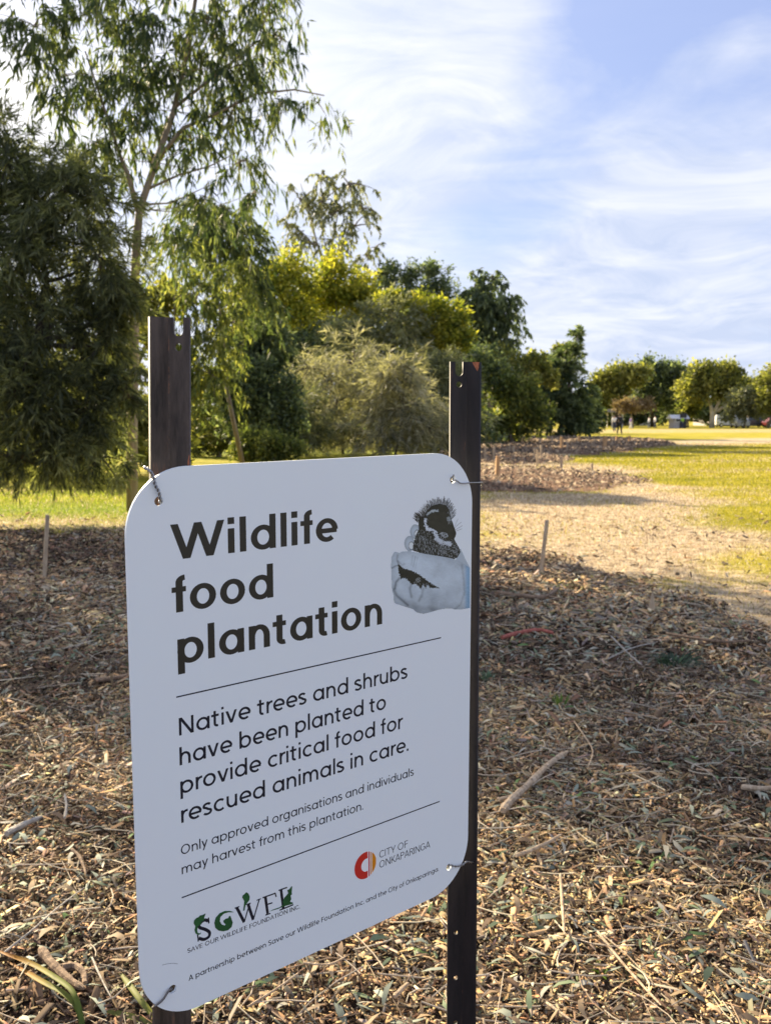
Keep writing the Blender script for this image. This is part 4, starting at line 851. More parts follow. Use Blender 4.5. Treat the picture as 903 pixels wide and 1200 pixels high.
for ln, wd_, am_ in (([(186, 640), (160, 648), (134, 664)], 7, .5), ([(192, 748), (164, 782), (156, 830)], 10, .6), ([(300, 775), (276, 830), (290, 900)], 10, .42), ([(148, 842), (172, 890), (260, 965)], 11, .45), ([(385, 830), (376, 885), (352, 930)], 11, .36),
                     ([(178, 560), (172, 590), (184, 630)], 8, .40), ([(300, 565), (290, 640)], 5, .25), ([(322, 570), (305, 655)], 5, .35), ([(340, 575), (322, 660)], 5, .2), ([(700, 640), (715, 760), (722, 860), (690, 960), (640, 1002)], 9, .25), ([(515, 640), (480, 720)], 26, .16), ([(180, 610), (215, 640), (232, 632)], 9, .30),
                     ([(420, 920), (560, 900), (680, 820)], 60, .16), ([(230, 760), (300, 860), (330, 990)], 34, .14), ([(420, 830), (470, 900), (460, 980)], 40, .13), ([(200, 900), (320, 985), (480, 1000)], 30, .16), ([(540, 700), (600, 640), (690, 660)], 40, .10)):
    tone = tone-am_*np.exp(-(seg_d(ln)/wd_)**2)
cool = np.clip((PX-715)/30, 0, 1)[..., None]
put(dh > 0, (lite*(1-cool)+np.array((.30, .48, .66))*cool)*tone.clip(.2, 1.3)[..., None])
dc = pin(cav); put(dc+.6*rag > 0, fur*(.9+.5*nz2[..., None].clip(-1, 2)*(dc < 25)[..., None])); put((dc > 4) & (np.hypot(PX-345, PY-762) < 22) & (nz2 > .2), np.array((.30, .33, .33)))
hh_, ww_ = PX.shape; uvs = np.array([Zh(0, 0), Zh(1, 0), Zh(0, 1)])
ptsuv = np.array([Zh(x, y) for x, y in zip(PX.ravel(), PY.ravel())])
idm = np.arange(hh_*ww_).reshape(hh_, ww_); km = al_[:-1, :-1] & al_[1:, :-1] & al_[:-1, 1:] & al_[1:, 1:]
Fh = np.stack([idm[:-1, :-1], idm[1:, :-1], idm[1:, 1:], idm[:-1, 1:]], -1)[km]
used = np.unique(Fh); remap = np.full(hh_*ww_, -1); remap[used] = np.arange(len(used))
Vh = np.column_stack([ptsuv[used, 0]*SC, -ptsuv[used, 1]*SC, np.full(len(used), .00014)])
npmesh('hands_print', Vh, [remap[Fh]], attrmat('print_ink', .5, 0, spec=.4), sign, attrs={'col': col.reshape(-1, 3)[used].clip(.008, .9)})
fl_ = Print(); 
def zf(p0, dx, dy): fl_.stroke([Zh(*p0), Zh(p0[0]+dx*.5+random.uniform(-2, 2), p0[1]+dy*.5), Zh(p0[0]+dx, p0[1]+dy)], False, .0007, random.uniform(.00008, .0002))
for _ in range(90): zf((random.uniform(350, 560), random.uniform(400, 540)), random.uniform(-10, 4), random.uniform(12, 30))
for _ in range(46): zf((random.uniform(540, 665), random.uniform(480, 560)), random.uniform(10, 26), random.uniform(-14, 16))
for _ in range(26): zf((random.uniform(586, 612), random.uniform(190, 300)), random.uniform(-4, 4), random.uniform(8, 18))
for _ in range(20): zf((random.uniform(300, 430), random.uniform(770, 815)), random.uniform(-8, 8), random.uniform(12, 30))
fl_.build('fur_print', pbr('ink_pale_grey', (.42, .46, .48), .5, var=.2, scale=90), sign)['kind'] = 'stuff'
fu = Print()
def zl(pts, w_, z): fu.stroke([Zh(*p) for p in pts], False, w_, z)
head = smooth_([(335, 285), (350, 240), (372, 262), (395, 225), (430, 178), (470, 150), (520, 136), (570, 148), (602, 190), (618, 262)], 9)
for i_, p in enumerate(head):
    for r_ in range(2):
        ln_ = random.uniform(22, 62) if i_ > 18 else random.uniform(18, 48); dx = (p[0]-500)/160+random.uniform(-.25, .25); dy = -1+random.uniform(-.1, .3)
        q = math.hypot(dx, dy); zl([(p[0]-dx*8, p[1]-dy*10), (p[0]+dx/q*ln_*.5+random.uniform(-3, 3), p[1]+dy/q*ln_*.5), (p[0]+dx/q*ln_, p[1]+dy/q*ln_)], .0011, random.uniform(.00005, .0002))
for a_, b_ in (((642, 335), (696, 288)), ((650, 352), (704, 318)), ((640, 325), (668, 262)), ((655, 362), (700, 345)), ((345, 270), (318, 238)), ((340, 285), (322, 270))): zl([a_, b_], .0008, .0002)
fu.build('whisker_print', ink, sign)
# screw-free tie holes wear: faint scratch near the lower left hole
sc_ = Print(); sc_.stroke([uv(190+i*2.3, 1131-2.2*sin(i*.3)) for i in range(9)], False, .0012, 0); sc_.build('scratch', pbr('scratch_grey', (.25, .27, .30)), sign)

# ------------------------------------------------------------------ star pickets
def picket_mat(name, dark, mid_, rust, rp):
    m, t = material(name)
    c = t.n('ShaderNodeTexCoord'); mp = t.n('ShaderNodeMapping'); mp.inputs['Scale'].default_value = (1, .16, 1); oi = t.n('ShaderNodeObjectInfo')
    t.l(t.vm('ADD', c.outputs['Object'], t.vm('MULTIPLY', oi.outputs['Random'], (7., 7., 7.))), mp.inputs[0])
    n = t.noise(mp.outputs[0], 70, 7, .7); n2 = t.noise(mp.outputs[0], 34, 6, .65); n3 = t.noise(c.outputs['Object'], 260, 4, .7)
    base_ = t.ramp(n, [(.3, dark), (.6, mid_)]); rc_ = t.ramp(n3, [(.3, rust), (.7, tuple(x*1.9 for x in rust))])
    b = t.n('ShaderNodeBsdfPrincipled'); t.l(t.mix(t.ramp(t.math('ADD', t.math('MULTIPLY', n2, .6), t.math('MULTIPLY', n, .4)), [(rp, 0), (rp+.07, .85)]), base_, rc_), b.inputs['Base Color'])
    b.inputs['Roughness'].default_value = .62; b.inputs['Specular IOR Level'].default_value = .4
    bp = t.n('ShaderNodeBump'); bp.inputs['Strength'].default_value = .35; bp.inputs['Distance'].default_value = .002; t.l(n, bp.inputs['Height']); t.l(bp.outputs[0], b.inputs['Normal'])
    t.l(b.outputs[0], t.n('ShaderNodeOutputMaterial').inputs[0]); return m
def picket(label, px, pytop, pymid, pybot, px2, psi, holes_right, mat, rustm):
    wl_ = .0225; ps = rad(psi)
    dL = Vector((cos(ps+pi+rad(30)), sin(ps+pi+rad(30)), 0)); dR = Vector((cos(ps-rad(30)), sin(ps-rad(30)), 0)); dS = Vector((-sin(ps), cos(ps), 0))
    clear = max(dL.dot(N_), dR.dot(N_), 0)*wl_+.0052
    d = pixdir(px, pymid); o = Vector((0, 0, EYE)); t_ = (O_-N_*clear-o).dot(N_)/d.dot(N_); mid_ = o+d*t_
    top = P(px, pytop, mid_.y); bot = P(px2, pybot, mid_.y+.010)
    ax = (top-bot).normalized(); base = top-ax*((top.z+.03)/ax.z); Lh = (top-base).length
    root = empty('steel_picket', base, label, 'steel post')
    root.rotation_euler = Vector((0, 0, 1)).rotation_difference(ax).to_euler()
    for nm_, dd, holed in (('flange', dL, not holes_right), ('flange', dR, holes_right), ('stem', dS, False)):
        L_ = wl_ if nm_ == 'flange' else .026
        o1 = [(.0012, 0), (L_, 0), (L_, Lh-.001), (.0012, Lh)]; pl = [o1]
        if holed:
            cxh = L_*.47; r_ = .0052
            pl = [[(.0012, 0), (L_, 0), (L_, Lh), (cxh+r_, Lh)]+[(cxh+r_*cos(rad(a)), Lh-.013+r_*sin(rad(a))) for a in range(0, -181, -20)]+[(cxh-r_, Lh), (.0012, Lh)]]
            hz = Lh-.0285; pl.append(circ(cxh, hz, .0038, 14)); hz = Lh-.765
            while hz > .1: pl.append(circ(cxh, hz, .0031, 14)); hz -= .0655
        cu = [[(x/SC, -y/SC) for x, y in q] for q in pl]
        f = flat(nm_, cu, mat, None, 0, .0013); f.parent = root
        zz = Vector((0, 0, 1)); nn = dd.cross(zz)
        f.matrix_local = Matrix((dd, zz, nn)).transposed().to_4x4()
        f.data.materials[0] = mat
    mb = MB(); mb.tube([(0, 0, .001), (0, 0, Lh-.0006)], .0021, 10); mb.build('spine', mat, root)
    return root, base, ax, dL, dR
pm1 = picket_mat('painted_steel_brown', (.014, .011, .010), (.095, .072, .060), (.16, .070, .036), .55)
pm2 = picket_mat('painted_steel_black', (.006, .006, .008), (.022, .017, .018), (.12, .05, .028), .585)
pkL = picket('rusty brown black steel post with notched top behind the left side of the sign', 197.5, 372, 545, 1190, 200.5, 19, True, pm1, None)
pkR = picket('black steel post with notched top and rust spot behind the right side of the sign', 546.5, 424, 560, 1190, 541.5, -13.5, False, pm2, None)
def rustpatch(pk, dd, pts, c):
    root, base, ax, *_ = pk; zz = Vector((0, 0, 1)); nn = dd.cross(zz)
    if nn.y > 0: nn = -nn; 
    f = flat('rust_patch', [[(x/SC, -y/SC) for x, y in pts]], c, root, 0)
    f.matrix_local = Matrix.Translation(nn*.0016) @ Matrix((dd, zz, dd.cross(zz))).transposed().to_4x4()
rp_ = pbr('fresh_rust', (.38, .13, .06), .85, var=.35, scale=300)
Lr = (P(546.5, 424, 1)-P(546.5, 424, 1)).length
hR = (Vector((0, 0, 0))).length
HR = max(v.co.y for ch in pkR[0].children if ch.name.startswith('flange') for v in ch.data.vertices)
HL = max(v.co.y for ch in pkL[0].children if ch.name.startswith('flange') for v in ch.data.vertices)
rustpatch(pkR, pkR[4], [(.010, HR-.001), (.0215, HR-.001), (.0205, HR-.008), (.0185, HR-.0125), (.0150, HR-.008)], rp_)
rustpatch(pkL, pkL[4], [(.0208, HL-.137), (.0222, HL-.132), (.0222, HL-.143), (.0212, HL-.146), (.0200, HL-.142)], rp_)

# ------------------------------------------------------------------ wire ties
wirem = pbr('galvanised_wire', (.34, .34, .35), .38, metal=.85, var=.3, scale=300)
wiredk = pbr('dull_wire', (.16, .15, .15), .45, metal=.8, var=.3, scale=300)
def S2W(u, v, z): return SM @ Vector((u*SC, -v*SC, z))
def wire(label, pts, mat, r=.0010, twist=True):
    base = Vector(pts[0]); pp = [Vector(p) for p in pts]; fine = []
    sm3 = smooth3(pp, 9)
    m = MB()
    if twist:
        for ph in (0, pi):
            path = []
            for i, p in enumerate(sm3):
                d = (sm3[min(i+1, len(sm3)-1)]-sm3[max(i-1, 0)]).normalized(); a = d.orthogonal().normalized(); b_ = d.cross(a)
                an = i*.75+ph; path.append(p+(a*cos(an)+b_*sin(an))*r*.85)
            m.tube(path, r*.8, 7)
    else: m.tube(sm3, r, 8)
    return tag(m.build('wire_tie', mat, smooth=True, loc=base), label, 'wire', 'wire ties holding the sign to its posts')
def smooth3(pts, n):
    out = []
    for i in range(len(pts)-1):
        p0 = pts[max(i-1, 0)]; p1 = pts[i]; p2 = pts[i+1]; p3 = pts[min(i+2, len(pts)-1)]
        for k in range(n):
            t_ = k/n; out.append(.5*((2*p1)+(p2-p0)*t_+(2*p0-5*p1+4*p2-p3)*t_*t_+(3*p1-p0-3*p2+p3)*t_**3))
    return out+[pts[-1]]
def SP(px, py, z): 
    d = pixdir(px, py); o = Vector((0, 0, EYE)); return o+d*((O_+N_*z-o).dot(N_)/d.dot(N_))
wire('twisted grey wire looping over the top left corner of the sign to the rusty post', [SP(187.5, 588.5, -.006), SP(187.8, 586.5, .0015), SP(186.5, 577, .0035), SP(182, 568, .003), SP(179.5, 558, .0032), SP(175.5, 551.5, .003), SP(170.5, 547.5, -.004), SP(171.5, 549.5, -.018), SP(181, 555, -.04), SP(190, 556, -.045)], wirem, .0011)
wire('bent grey wire from the upper right hole round the black post', [SP(531.5, 556, .004), SP(529.8, 559.5, .002), SP(529.2, 562, -.004), SP(530.2, 563.4, .0022), SP(534, 562.7, .0030), SP(540, 566.4, .0028), SP(551, 565.8, .003), SP(560, 565.6, -.004), SP(564.8, 565.6, -.012), SP(564, 569, -.024), SP(559, 571.5, -.040), SP(548, 571, -.045)], wirem, .0009, False)
wire('thin wavy pale wire from the lower right hole round the black post', [SP(525.5, 1017.5, -.004), SP(526.5, 1013.8, .002), SP(534, 1015.3, .0032), SP(541, 1014.0, .003), SP(546, 1010.2, .003), SP(552, 1010.8, -.003), SP(557.5, 1008.2, -.016), SP(557, 1007.5, -.034), SP(545, 1008, -.05)], wirem, .00085)
wire('dark wire from the lower left hole under the sign corner to the rusty post', [SP(201.8, 1160, -.005), SP(200.5, 1158.6, .002), SP(196.5, 1163, .0032), SP(191, 1171.5, .003), SP(184, 1177.5, .003), SP(180.5, 1180.5, .0), SP(179, 1180.5, -.010), SP(184, 1176, -.035)], wiredk, .0011, False)
hm = MB()

# ------------------------------------------------------------------ timber stakes
def stake(px0, py0, px1, py1, w_, label, mat='stake', group='timber stakes marking the plantings'):
    b = G(px0, py0); z = gz(b.x, b.y)
    b = G(px0, py0, z); z = gz(b.x, b.y); top = P(px1, py1, b.y)
    d = Vector((top.x-b.x, random.uniform(-.02, .02), top.z-z)); Lh = d.length; d.normalize()
    m = MB(); q = Vector((0, 0, 1)).rotation_difference(d).to_matrix() @ Matrix.Rotation(random.uniform(0, .8), 3, 'Z')
    prof = []; nseg = 5
    for i in range(nseg+1):
        f = i/nseg; ww = w_/2*(1+.05*random.uniform(-1, 1)); zz = -.06+(Lh+.06)*f
        prof += [q @ Vector((sx*ww, sy*ww*.8, zz+(random.uniform(-.004, .004) if i == nseg else 0))) for sx, sy in ((-1, -1), (1, -1), (1, 1), (-1, 1))]
    top_ = [q @ Vector((sx*w_*.38, sy*w_*.3, Lh+.006)) for sx, sy in ((-1, -1), (1, -1), (1, 1), (-1, 1))]
    V = prof+top_; F = [(i*4+k, i*4+(k+1) % 4, i*4+4+(k+1) % 4, i*4+4+k) for i in range(nseg+1) for k in range(4)]+[(3, 2, 1, 0), tuple(len(V)-4+k for k in range(4))]
    m.add(V, F); o = m.build('wooden_stake', M[mat]); o.location = (b.x, b.y, z)
    return tag(o, label, 'stake', group)
stake(633, 673, 640.5, 610, .030, 'nearest stake right of the sign, pale and leaning slightly at the edge of the mulch')
stake(52, 680, 56.5, 604, .034, 'lone pale stake in the dark mulch left of the sign')
for i, (a, b_, c_, d_, w_, lab, mm) in enumerate([
    (582, 560, 583, 535, .10, 'short orange brown stake just right of the black post', 'stake_or'),
    (629, 547, 629, 527, .07, 'pale stake in the middle bed left of two close neighbours', 'stake'),
    (657, 554, 657.5, 535, .07, 'pale stake at the back edge of the nearest heaped bed', 'stake'),
    (693, 558, 693, 543, .06, 'small thin pale stake at the right end of the nearest heaped bed', 'stake'),
    (578, 540, 578.5, 524, .07, 'grey stake behind the orange brown one', 'stake'),
    (568, 540, 568, 524, .06, 'grey stake closest to the black post', 'stake'),
    (633.5, 538, 633.5, 522, .07, 'pale stake rising behind the middle bed pair', 'stake'),
    (624.5, 540, 626, 526, .05, 'slim grey stake left of the pair in the middle bed', 'stake'),
    (657.5, 525, 657.5, 512, .13, 'thick tan stake in the reddish far bed', 'stake_or'),
    (664, 529, 664, 518, .07, 'thin stake in front of the thick tan one', 'stake'),
    (678, 521, 678, 511, .11, 'tan stake at the back of the far bed', 'stake_or'),
    (708, 525, 709, 512, .17, 'stout tan stake near the right end of the far bed', 'stake_or'),
    (722, 518.5, 722, 511, .13, 'tan stake just in front of the dark clothed walker', 'stake_or'),
    (737, 519, 737, 511, .16, 'rightmost tan stake of the far bed', 'stake_or'),
    (646.5, 522, 646.5, 512, .09, 'tan stake left of the thick one in the far bed', 'stake'),
    (632, 521, 632, 513, .08, 'short stake at the left of the far bed', 'stake'),
    (601, 531, 601, 523, .09, 'short grey stake left of the middle bed', 'stake'),
    (596.5, 530, 597, 519, .06, 'thin grey stake between the far and middle beds', 'stake')]):
    stake(a, b_, c_, d_, w_*.85, lab, mm)
# pointed splinter of timber standing in the mulch
b = G(763, 723); m = MB(); z = gz(b.x, b.y)
m.add([(-.03, -.01, -.02), (.03, -.012, -.02), (.022, .018, -.02), (-.025, .02, -.02), (-.022, -.008, .08), (.02, -.008, .075), (.016, .012, .09), (-.014, .013, .085), (-.004, 0, .165), (.006, .003, .172)],
      [(0, 1, 5, 4), (1, 2, 6, 5), (2, 3, 7, 6), (3, 0, 4, 7), (4, 5, 9, 8), (5, 6, 9), (6, 7, 8, 9), (7, 4, 8), (3, 2, 1, 0)])
o = m.build('timber_splinter', M['stake']); o.location = (b.x, b.y, z); tag(o, 'pointed wedge of split timber standing upright in the shaded mulch', 'timber')

# ------------------------------------------------------------------ sticks, bark and leaves one can pick out
stk_light = bark('dry_stick', (.30, .21, .13), (.58, .45, .31), 14.); stk_dark = bark('brown_stick', (.13, .085, .055), (.30, .21, .14), 14.); stk_red = bark('red_bark', (.28, .07, .05), (.46, .15, .11), 14.); stk_gr = bark('weathered_stick', (.28, .25, .21), (.48, .44, .38), 14.)
def stick(label, pts, r, mat, name='stick', lift=.052, flat_=1.0, forks=(), cat='stick'):
    P3 = []
    for p in pts:
        px, py = p[:2]; h = (p[2] if len(p) > 2 else 0)+lift; g = G(px, py, h); z = gz(g.x, g.y); g = G(px, py, z+h); P3.append(g)
    base = P3[0].copy(); fine = smooth3(P3, 4); n = len(fine); m = MB()
    rr = [r*(1-.35*i/(n-1))*random.uniform(.88, 1.12) for i in range(n)]; rr[0] *= .75; rr[-1] *= .5
    m.tube(fine, rr, 8, wob=.10)
    if flat_ != 1: 
        zc = base.z; m.V = [(v[0], v[1], base.z+(v[2]-base.z)) for v in m.V]
    for fk in forks:
        q = []
        for px, py in fk[1:]:
            g = G(px, py, lift); q.append(G(px, py, gz(g.x, g.y)+lift))
        m.tube(smooth3(q, 3), [fk[0]*(1-.5*i/(3*(len(q)-1))) for i in range(3*(len(q)-1)+1)], 6, wob=.1)
    return tag(m.build(name, mat, loc=base), label, cat)
stick('thick split branch lying diagonally in the mulch right of the black post', [(589, 950), (600, 936), (618, 920), (640, 898), (664, 881)], .0165, stk_light, forks=((.008, (584, 937), (602, 932), (612, 926)),))
stick('short smooth tan stick below the thick split branch', [(604, 1003), (620, 997), (640, 988), (657, 978)], .0075, stk_light)
stick('slim tan stick pointing down towards the bottom edge right of the post', [(656, 1025), (658, 1055), (661, 1095)], .0055, stk_light)
stick('long thin pale stalk sloping down to the bottom right', [(700, 1092), (722, 1120), (748, 1150), (774, 1178)], .0042, stk_light, forks=((.0022, (705, 1095), (735, 1120), (765, 1152)),))
stick('forked flat branch near the shade edge behind the nearest right stake', [(582, 694), (610, 698), (638, 699), (655, 688)], .018, stk_dark, forks=((.010, (635, 697), (660, 702), (690, 703)),))
stick('strip of red bark lying in the shaded mulch', [(588, 747), (610, 741), (632, 738), (648, 742)], .017, stk_red, 'bark_strip', cat='bark')
stick('long low branch half buried in the right hand mulch', [(780, 742), (815, 748), (850, 752), (880, 750)], .010, stk_dark)
stick('thin arching twig in the centre of the shaded mulch', [(672, 845), (684, 862), (694, 880), (688, 900)], .004, stk_light)
stick('crossed pale twig beside the green tuft', [(715, 745), (735, 765), (752, 780)], .006, stk_gr)
stick('slanting twig crossing toward the green tuft', [(712, 772), (738, 760), (770, 752)], .005, stk_gr)
stick('flat brown plank like bark against the left edge of the sign', [(112, 797, .0), (132, 795), (156, 790)], .016, stk_dark, 'bark_strip', cat='bark')
stick('grey brown stick in the sun patch at the far left', [(8, 977), (28, 966), (50, 957)], .013, stk_gr)
stick('curved stick standing in front of the sunny chips left of the sign', [(76, 958), (78, 945), (76, 930)], .006, stk_gr)
stick('long thin pale stalk slanting across the lower left mulch', [(3, 1118), (40, 1088), (70, 1062), (99, 1040)], .0030, stk_gr)
stick('crooked brown root piece left of the sign', [(84, 995), (92, 1002), (97, 1012), (101, 1024)], .0055, stk_dark)
stick('knobbly brown bark chunk in the lower left corner', [(48, 1112), (58, 1126), (72, 1140), (84, 1150), (98, 1158)], .0125, stk_dark, 'bark_chunk', forks=((.012, (74, 1135), (88, 1132), (98, 1140), (100, 1152)),), cat='bark')
stick('pale dry twig right of the lower left bark chunk', [(108, 1122), (118, 1145), (130, 1168)], .0026, stk_gr)
stick('broad sun bleached wood piece at the far right', [(868, 922), (885, 924), (906, 923)], .013, stk_light)
stick('dark stick pair lying level at the lower right', [(806, 1103), (815, 1105), (825, 1104)], .0055, stk_dark)
stick('stalk curving through the sunny chips at bottom centre', [(640, 1175), (655, 1186), (668, 1195)], .004, stk_light)
stick('short pale stick under the sign right of the lower lettering', [(290, 1180), (325, 1158), (350, 1140)], .0035, stk_light)
stick('curved pale twig under the middle of the sign', [(355, 1128), (385, 1130), (410, 1118)], .003, stk_light)
stick('tan offcut of wood under the sign', [(462, 1168), (470, 1160), (478, 1152)], .0075, stk_light)
def blade(name, label, cat, pts, wd, colfn, parent=None, lift=.045, n=6):
    P3 = [G(p[0], p[1], p[2]+lift) for p in pts]; fine = smooth3(P3, n); k = len(fine); V = []; C_ = []
    for i, p in enumerate(fine):
        f = i/(k-1); d = (fine[min(i+1, k-1)]-fine[max(i-1, 0)]).normalized(); s = d.cross(Vector((0, -.6, 1))).normalized(); ww = wd*min(1, (1-f)*3+.06)*min(1, f*6+.5)
        V += [p-s*ww, p+Vector((0, 0, -ww*.5)), p+s*ww]; C_ += [colfn(f, -1), colfn(f, 0), colfn(f, 1)]
    o = (np.arange(k-1)*3)[:, None]; F = np.concatenate([o+np.array([0, 1, 4, 3]), o+np.array([1, 2, 5, 4])])
    ob = npmesh(name, np.array([tuple(v) for v in V]), [F], M_grass, parent, attrs={'col': np.array(C_)}, smooth=True)
    if label: tag(ob, label, cat)
    return ob
def lc(f, s):
    a = np.array((.07, .13, .025)); b_ = np.array((.22, .24, .04)); c_ = np.array((.50, .22, .04)); d_ = np.array((.40, .28, .16))
    sp_ = .55 if random.random() < .10 else random.uniform(.85, 1.1); a, b_, c_, d_ = a*sp_, b_*sp_, c_*sp_, d_*sp_
    return a*(1-f*2)+b_*f*2 if f < .5 else (b_*(1-(f-.5)*3)+c_*(f-.5)*3 if f < .8 else c_*(1-(f-.8)*5)+d_*(f-.8)*5)
sr_ = empty('strap_leaf_plant', G(97, 1215), 'long strap leaves turning from green to orange in the bottom left corner', 'plant')
for pts in ([(99, 1212, 0), (92, 1178, .05), (82, 1158, .07), (60, 1142, .06), (35, 1128, .04), (8, 1118, .04), (-8, 1112, .03)], [(99, 1214, 0), (91, 1182, .04), (74, 1163, .05), (50, 1150, .04), (26, 1136, .02), (4, 1124, .0)]):
    ob = blade('leaf', None, None, pts, .0062, lc); ob.parent = sr_; ob.location = -sr_.location
lc2 = lambda f, s: np.array((.26, .28, .07))*(1-.3*f)
sb_ = empty('strap_leaf_plant', G(182, 1195), 'pale green strap leaves at the foot of the rusty post', 'plant')
for pts in ([(181, 1192, 0), (165, 1172, .03), (150, 1152, .03), (138, 1136, .01)], [(223, 1192, 0), (232, 1180, .02), (245, 1172, .03), (256, 1168, .01)], [(181, 1200, 0), (150, 1190, .01), (120, 1184, .01)]):
    ob = blade('leaf', None, None, pts, .007, lc2); ob.parent = sb_; ob.location = -sb_.location
def tuft(name, label, px, py, n, h, spread, cols, wd):
    b = G(px, py); b.z = gz(b.x, b.y); V = []; C_ = []
    for i in range(n):
        a = random.uniform(0, 2*pi); r = random.uniform(0, spread); o = Vector((cos(a)*r*.4, sin(a)*r*.4, .01)); tip = Vector((cos(a)*(r+spread*.5), sin(a)*(r+spread*.5), h*random.uniform(.5, 1.1))); md = o.lerp(tip, .5)+Vector((0, 0, h*.25)); s = Vector((-sin(a+.6), cos(a+.6), 0))*wd
        V += [o-s*.5, o+s*.5, md-s, md+s, tip]; c_ = np.array(random.choice(cols))*random.uniform(.8, 1.2); C_ += [c_]*5
    k = (np.arange(n)*5)[:, None]
    ob = npmesh(name, np.array([tuple(v) for v in V]), [k+np.array([0, 1, 3, 2]), k+np.array([2, 3, 4])], M_grass, attrs={'col': np.array(C_)}); ob.location = b
    return tag(ob, label, 'plant')
tuft('green_tuft', 'fallen dark green leafy sprig in the shaded mulch at right', 790, 782, 110, .09, .16, [(.06, .11, .06), (.09, .15, .07), (.05, .08, .05)], .006)
tuft('green_tuft', 'tiny bright green shoots in the mulch right of the black post', 656, 828, 26, .09, .05, [(.18, .27, .05), (.12, .20, .04)], .0035)
tuft('green_tuft', 'small bluish green seedling close to the right of the black post', 570, 800, 22, .09, .05, [(.12, .2, .13), (.16, .24, .15)], .005)
tuft('green_tuft', 'low green weed beside the nearest right stake', 660, 692, 30, .05, .14, [(.12, .18, .05), (.09, .13, .04)], .006)
tuft('green_tuft', 'small weed growing in the right hand mulch edge', 884, 852, 26, .035, .07, [(.2, .26, .06), (.14, .18, .05)], .004)
tuft('green_tuft', 'pair of fresh green leaves near the bottom right of the post', 703, 1150, 7, .03, .03, [(.16, .28, .03)], .008)

# ------------------------------------------------------------------ people on the far field
def skinbody(name, J, E_, R3, mat, parent):
    me = bpy.data.meshes.new(name); me.from_pydata(J, E_, []); o = bpy.data.objects.new(name, me); COL.objects.link(o)
    md = o.modifiers.new('s', 'SKIN'); 
    for v, r in zip(me.skin_vertices[0].data, R3): v.radius = (r, r)
    me.skin_vertices[0].data[0].use_root = True
    o.modifiers.new('u', 'SUBSURF').levels = 1
    bpy.context.view_layer.update()
    m2 = bpy.data.meshes.new_from_object(o.evaluated_get(bpy.context.evaluated_depsgraph_get())); bpy.data.objects.remove(o)
    m2.name = name; m2.materials.clear(); m2.materials.append(mat); m2.polygons.foreach_set('use_smooth', [True]*len(m2.polygons))
    ob = bpy.data.objects.new(name, m2); COL.objects.link(ob); ob.parent = parent; return ob
skin = pbr('skin', (.42, .27, .20), .6, var=.05)
def person(px, D, label, shirt, trouser, hair, rz=0, stride=.18, h=1.72, armsw=.12, hat=None):
    x = P(px, 495, D).x; root = empty('person', (x, D, gz(x, D)), label, 'person', rz=rz); k = h/1.72; s = stride; a = armsw
    J = [(0, 0, .95), (0, 0, 1.18), (0, .01, 1.40), (0, .01, 1.50), (0, -.01, 1.58), (0, -.01, 1.66),
         (.10, 0, .90), (.10, -s*.5, .50), (.10, -s, .08), (.10, -s-.12, .04), (-.10, 0, .90), (-.10, s*.3, .50), (-.10, s, .10), (-.10, s-.10, .04),
         (.19, 0, 1.40), (.25, a*.3, 1.13), (.25, -a, .90), (.25, -a-.03, .80), (-.19, 0, 1.40), (-.25, -a*.3, 1.13), (-.25, a, .90), (-.25, a-.03, .80)]
    E_ = [(0, 1), (1, 2), (2, 3), (3, 4), (4, 5), (0, 6), (6, 7), (7, 8), (8, 9), (0, 10), (10, 11), (11, 12), (12, 13), (2, 14), (14, 15), (15, 16), (16, 17), (2, 18), (18, 19), (19, 20), (20, 21)]
    R3 = [.14, .13, .14, .055, .095, .085, .085, .06, .042, .035, .085, .06, .042, .035, .06, .043, .033, .035, .06, .043, .033, .035]
    sc3 = lambda L_: [tuple(c*k for c in q) for q in L_]
    skinbody('body', sc3(J), E_, [r*k for r in R3], skin, root)
    ti = [0, 1, 2, 14, 15, 16, 18, 19, 20]; mp_ = {j: i for i, j in enumerate(ti)}
    skinbody('shirt', sc3([J[i] for i in ti]), [(mp_[a_], mp_[b_]) for a_, b_ in E_ if a_ in mp_ and b_ in mp_], [R3[i]*k*1.16+.012 for i in ti], shirt, root)
    ti = [0, 6, 7, 8, 10, 11, 12]; mp_ = {j: i for i, j in enumerate(ti)}
    skinbody('trousers', sc3([J[i] for i in ti]), [(mp_[a_], mp_[b_]) for a_, b_ in E_ if a_ in mp_ and b_ in mp_], [R3[i]*k*1.2+.012 for i in ti], trouser, root)
    m = MB(); m.lathe([(.02, 1.70), (.085, 1.68), (.108, 1.62), (.10, 1.56)], (0, .012, 0), 12); m.V = [tuple(c*k for c in v) for v in m.V]; m.build('hair' if not hat else 'hat', hat or hair, root, smooth=True)
    return root
cl = lambda n, c: pbr('cloth_'+n, c, .85, var=.15, scale=12)
blk, wht, prp, nvy, hiv, jean, hairb = cl('black', (.018, .018, .022)), cl('white', (.72, .72, .72)), cl('purple', (.22, .16, .38)), cl('navy', (.03, .04, .09)), cl('hivis', (.35, .62, .06)), cl('denim', (.08, .11, .18)), pbr('hair', (.04, .025, .015), .6)
person(725.5, 82, 'person in black clothes standing on the field just left of centre distance', blk, blk, hairb, rz=.3, h=1.82)
person(719.5, 96, 'person in a white top beside the one in black', wht, nvy, hairb, rz=2.8)
person(738.5, 118, 'person in a purple top walking right of the one in black', prp, wht, hairb, rz=1.4, h=1.6)
person(760, 124, 'left one of two people in white tops walking together', wht, jean, hairb, rz=1.5, h=1.6)
person(767, 124, 'right one of two people in white tops walking together', wht, nvy, hairb, rz=1.6, h=1.72)
person(799, 128, 'person in a bright yellow green vest near the grey shed', hiv, nvy, hairb, rz=-1.2, h=1.6)

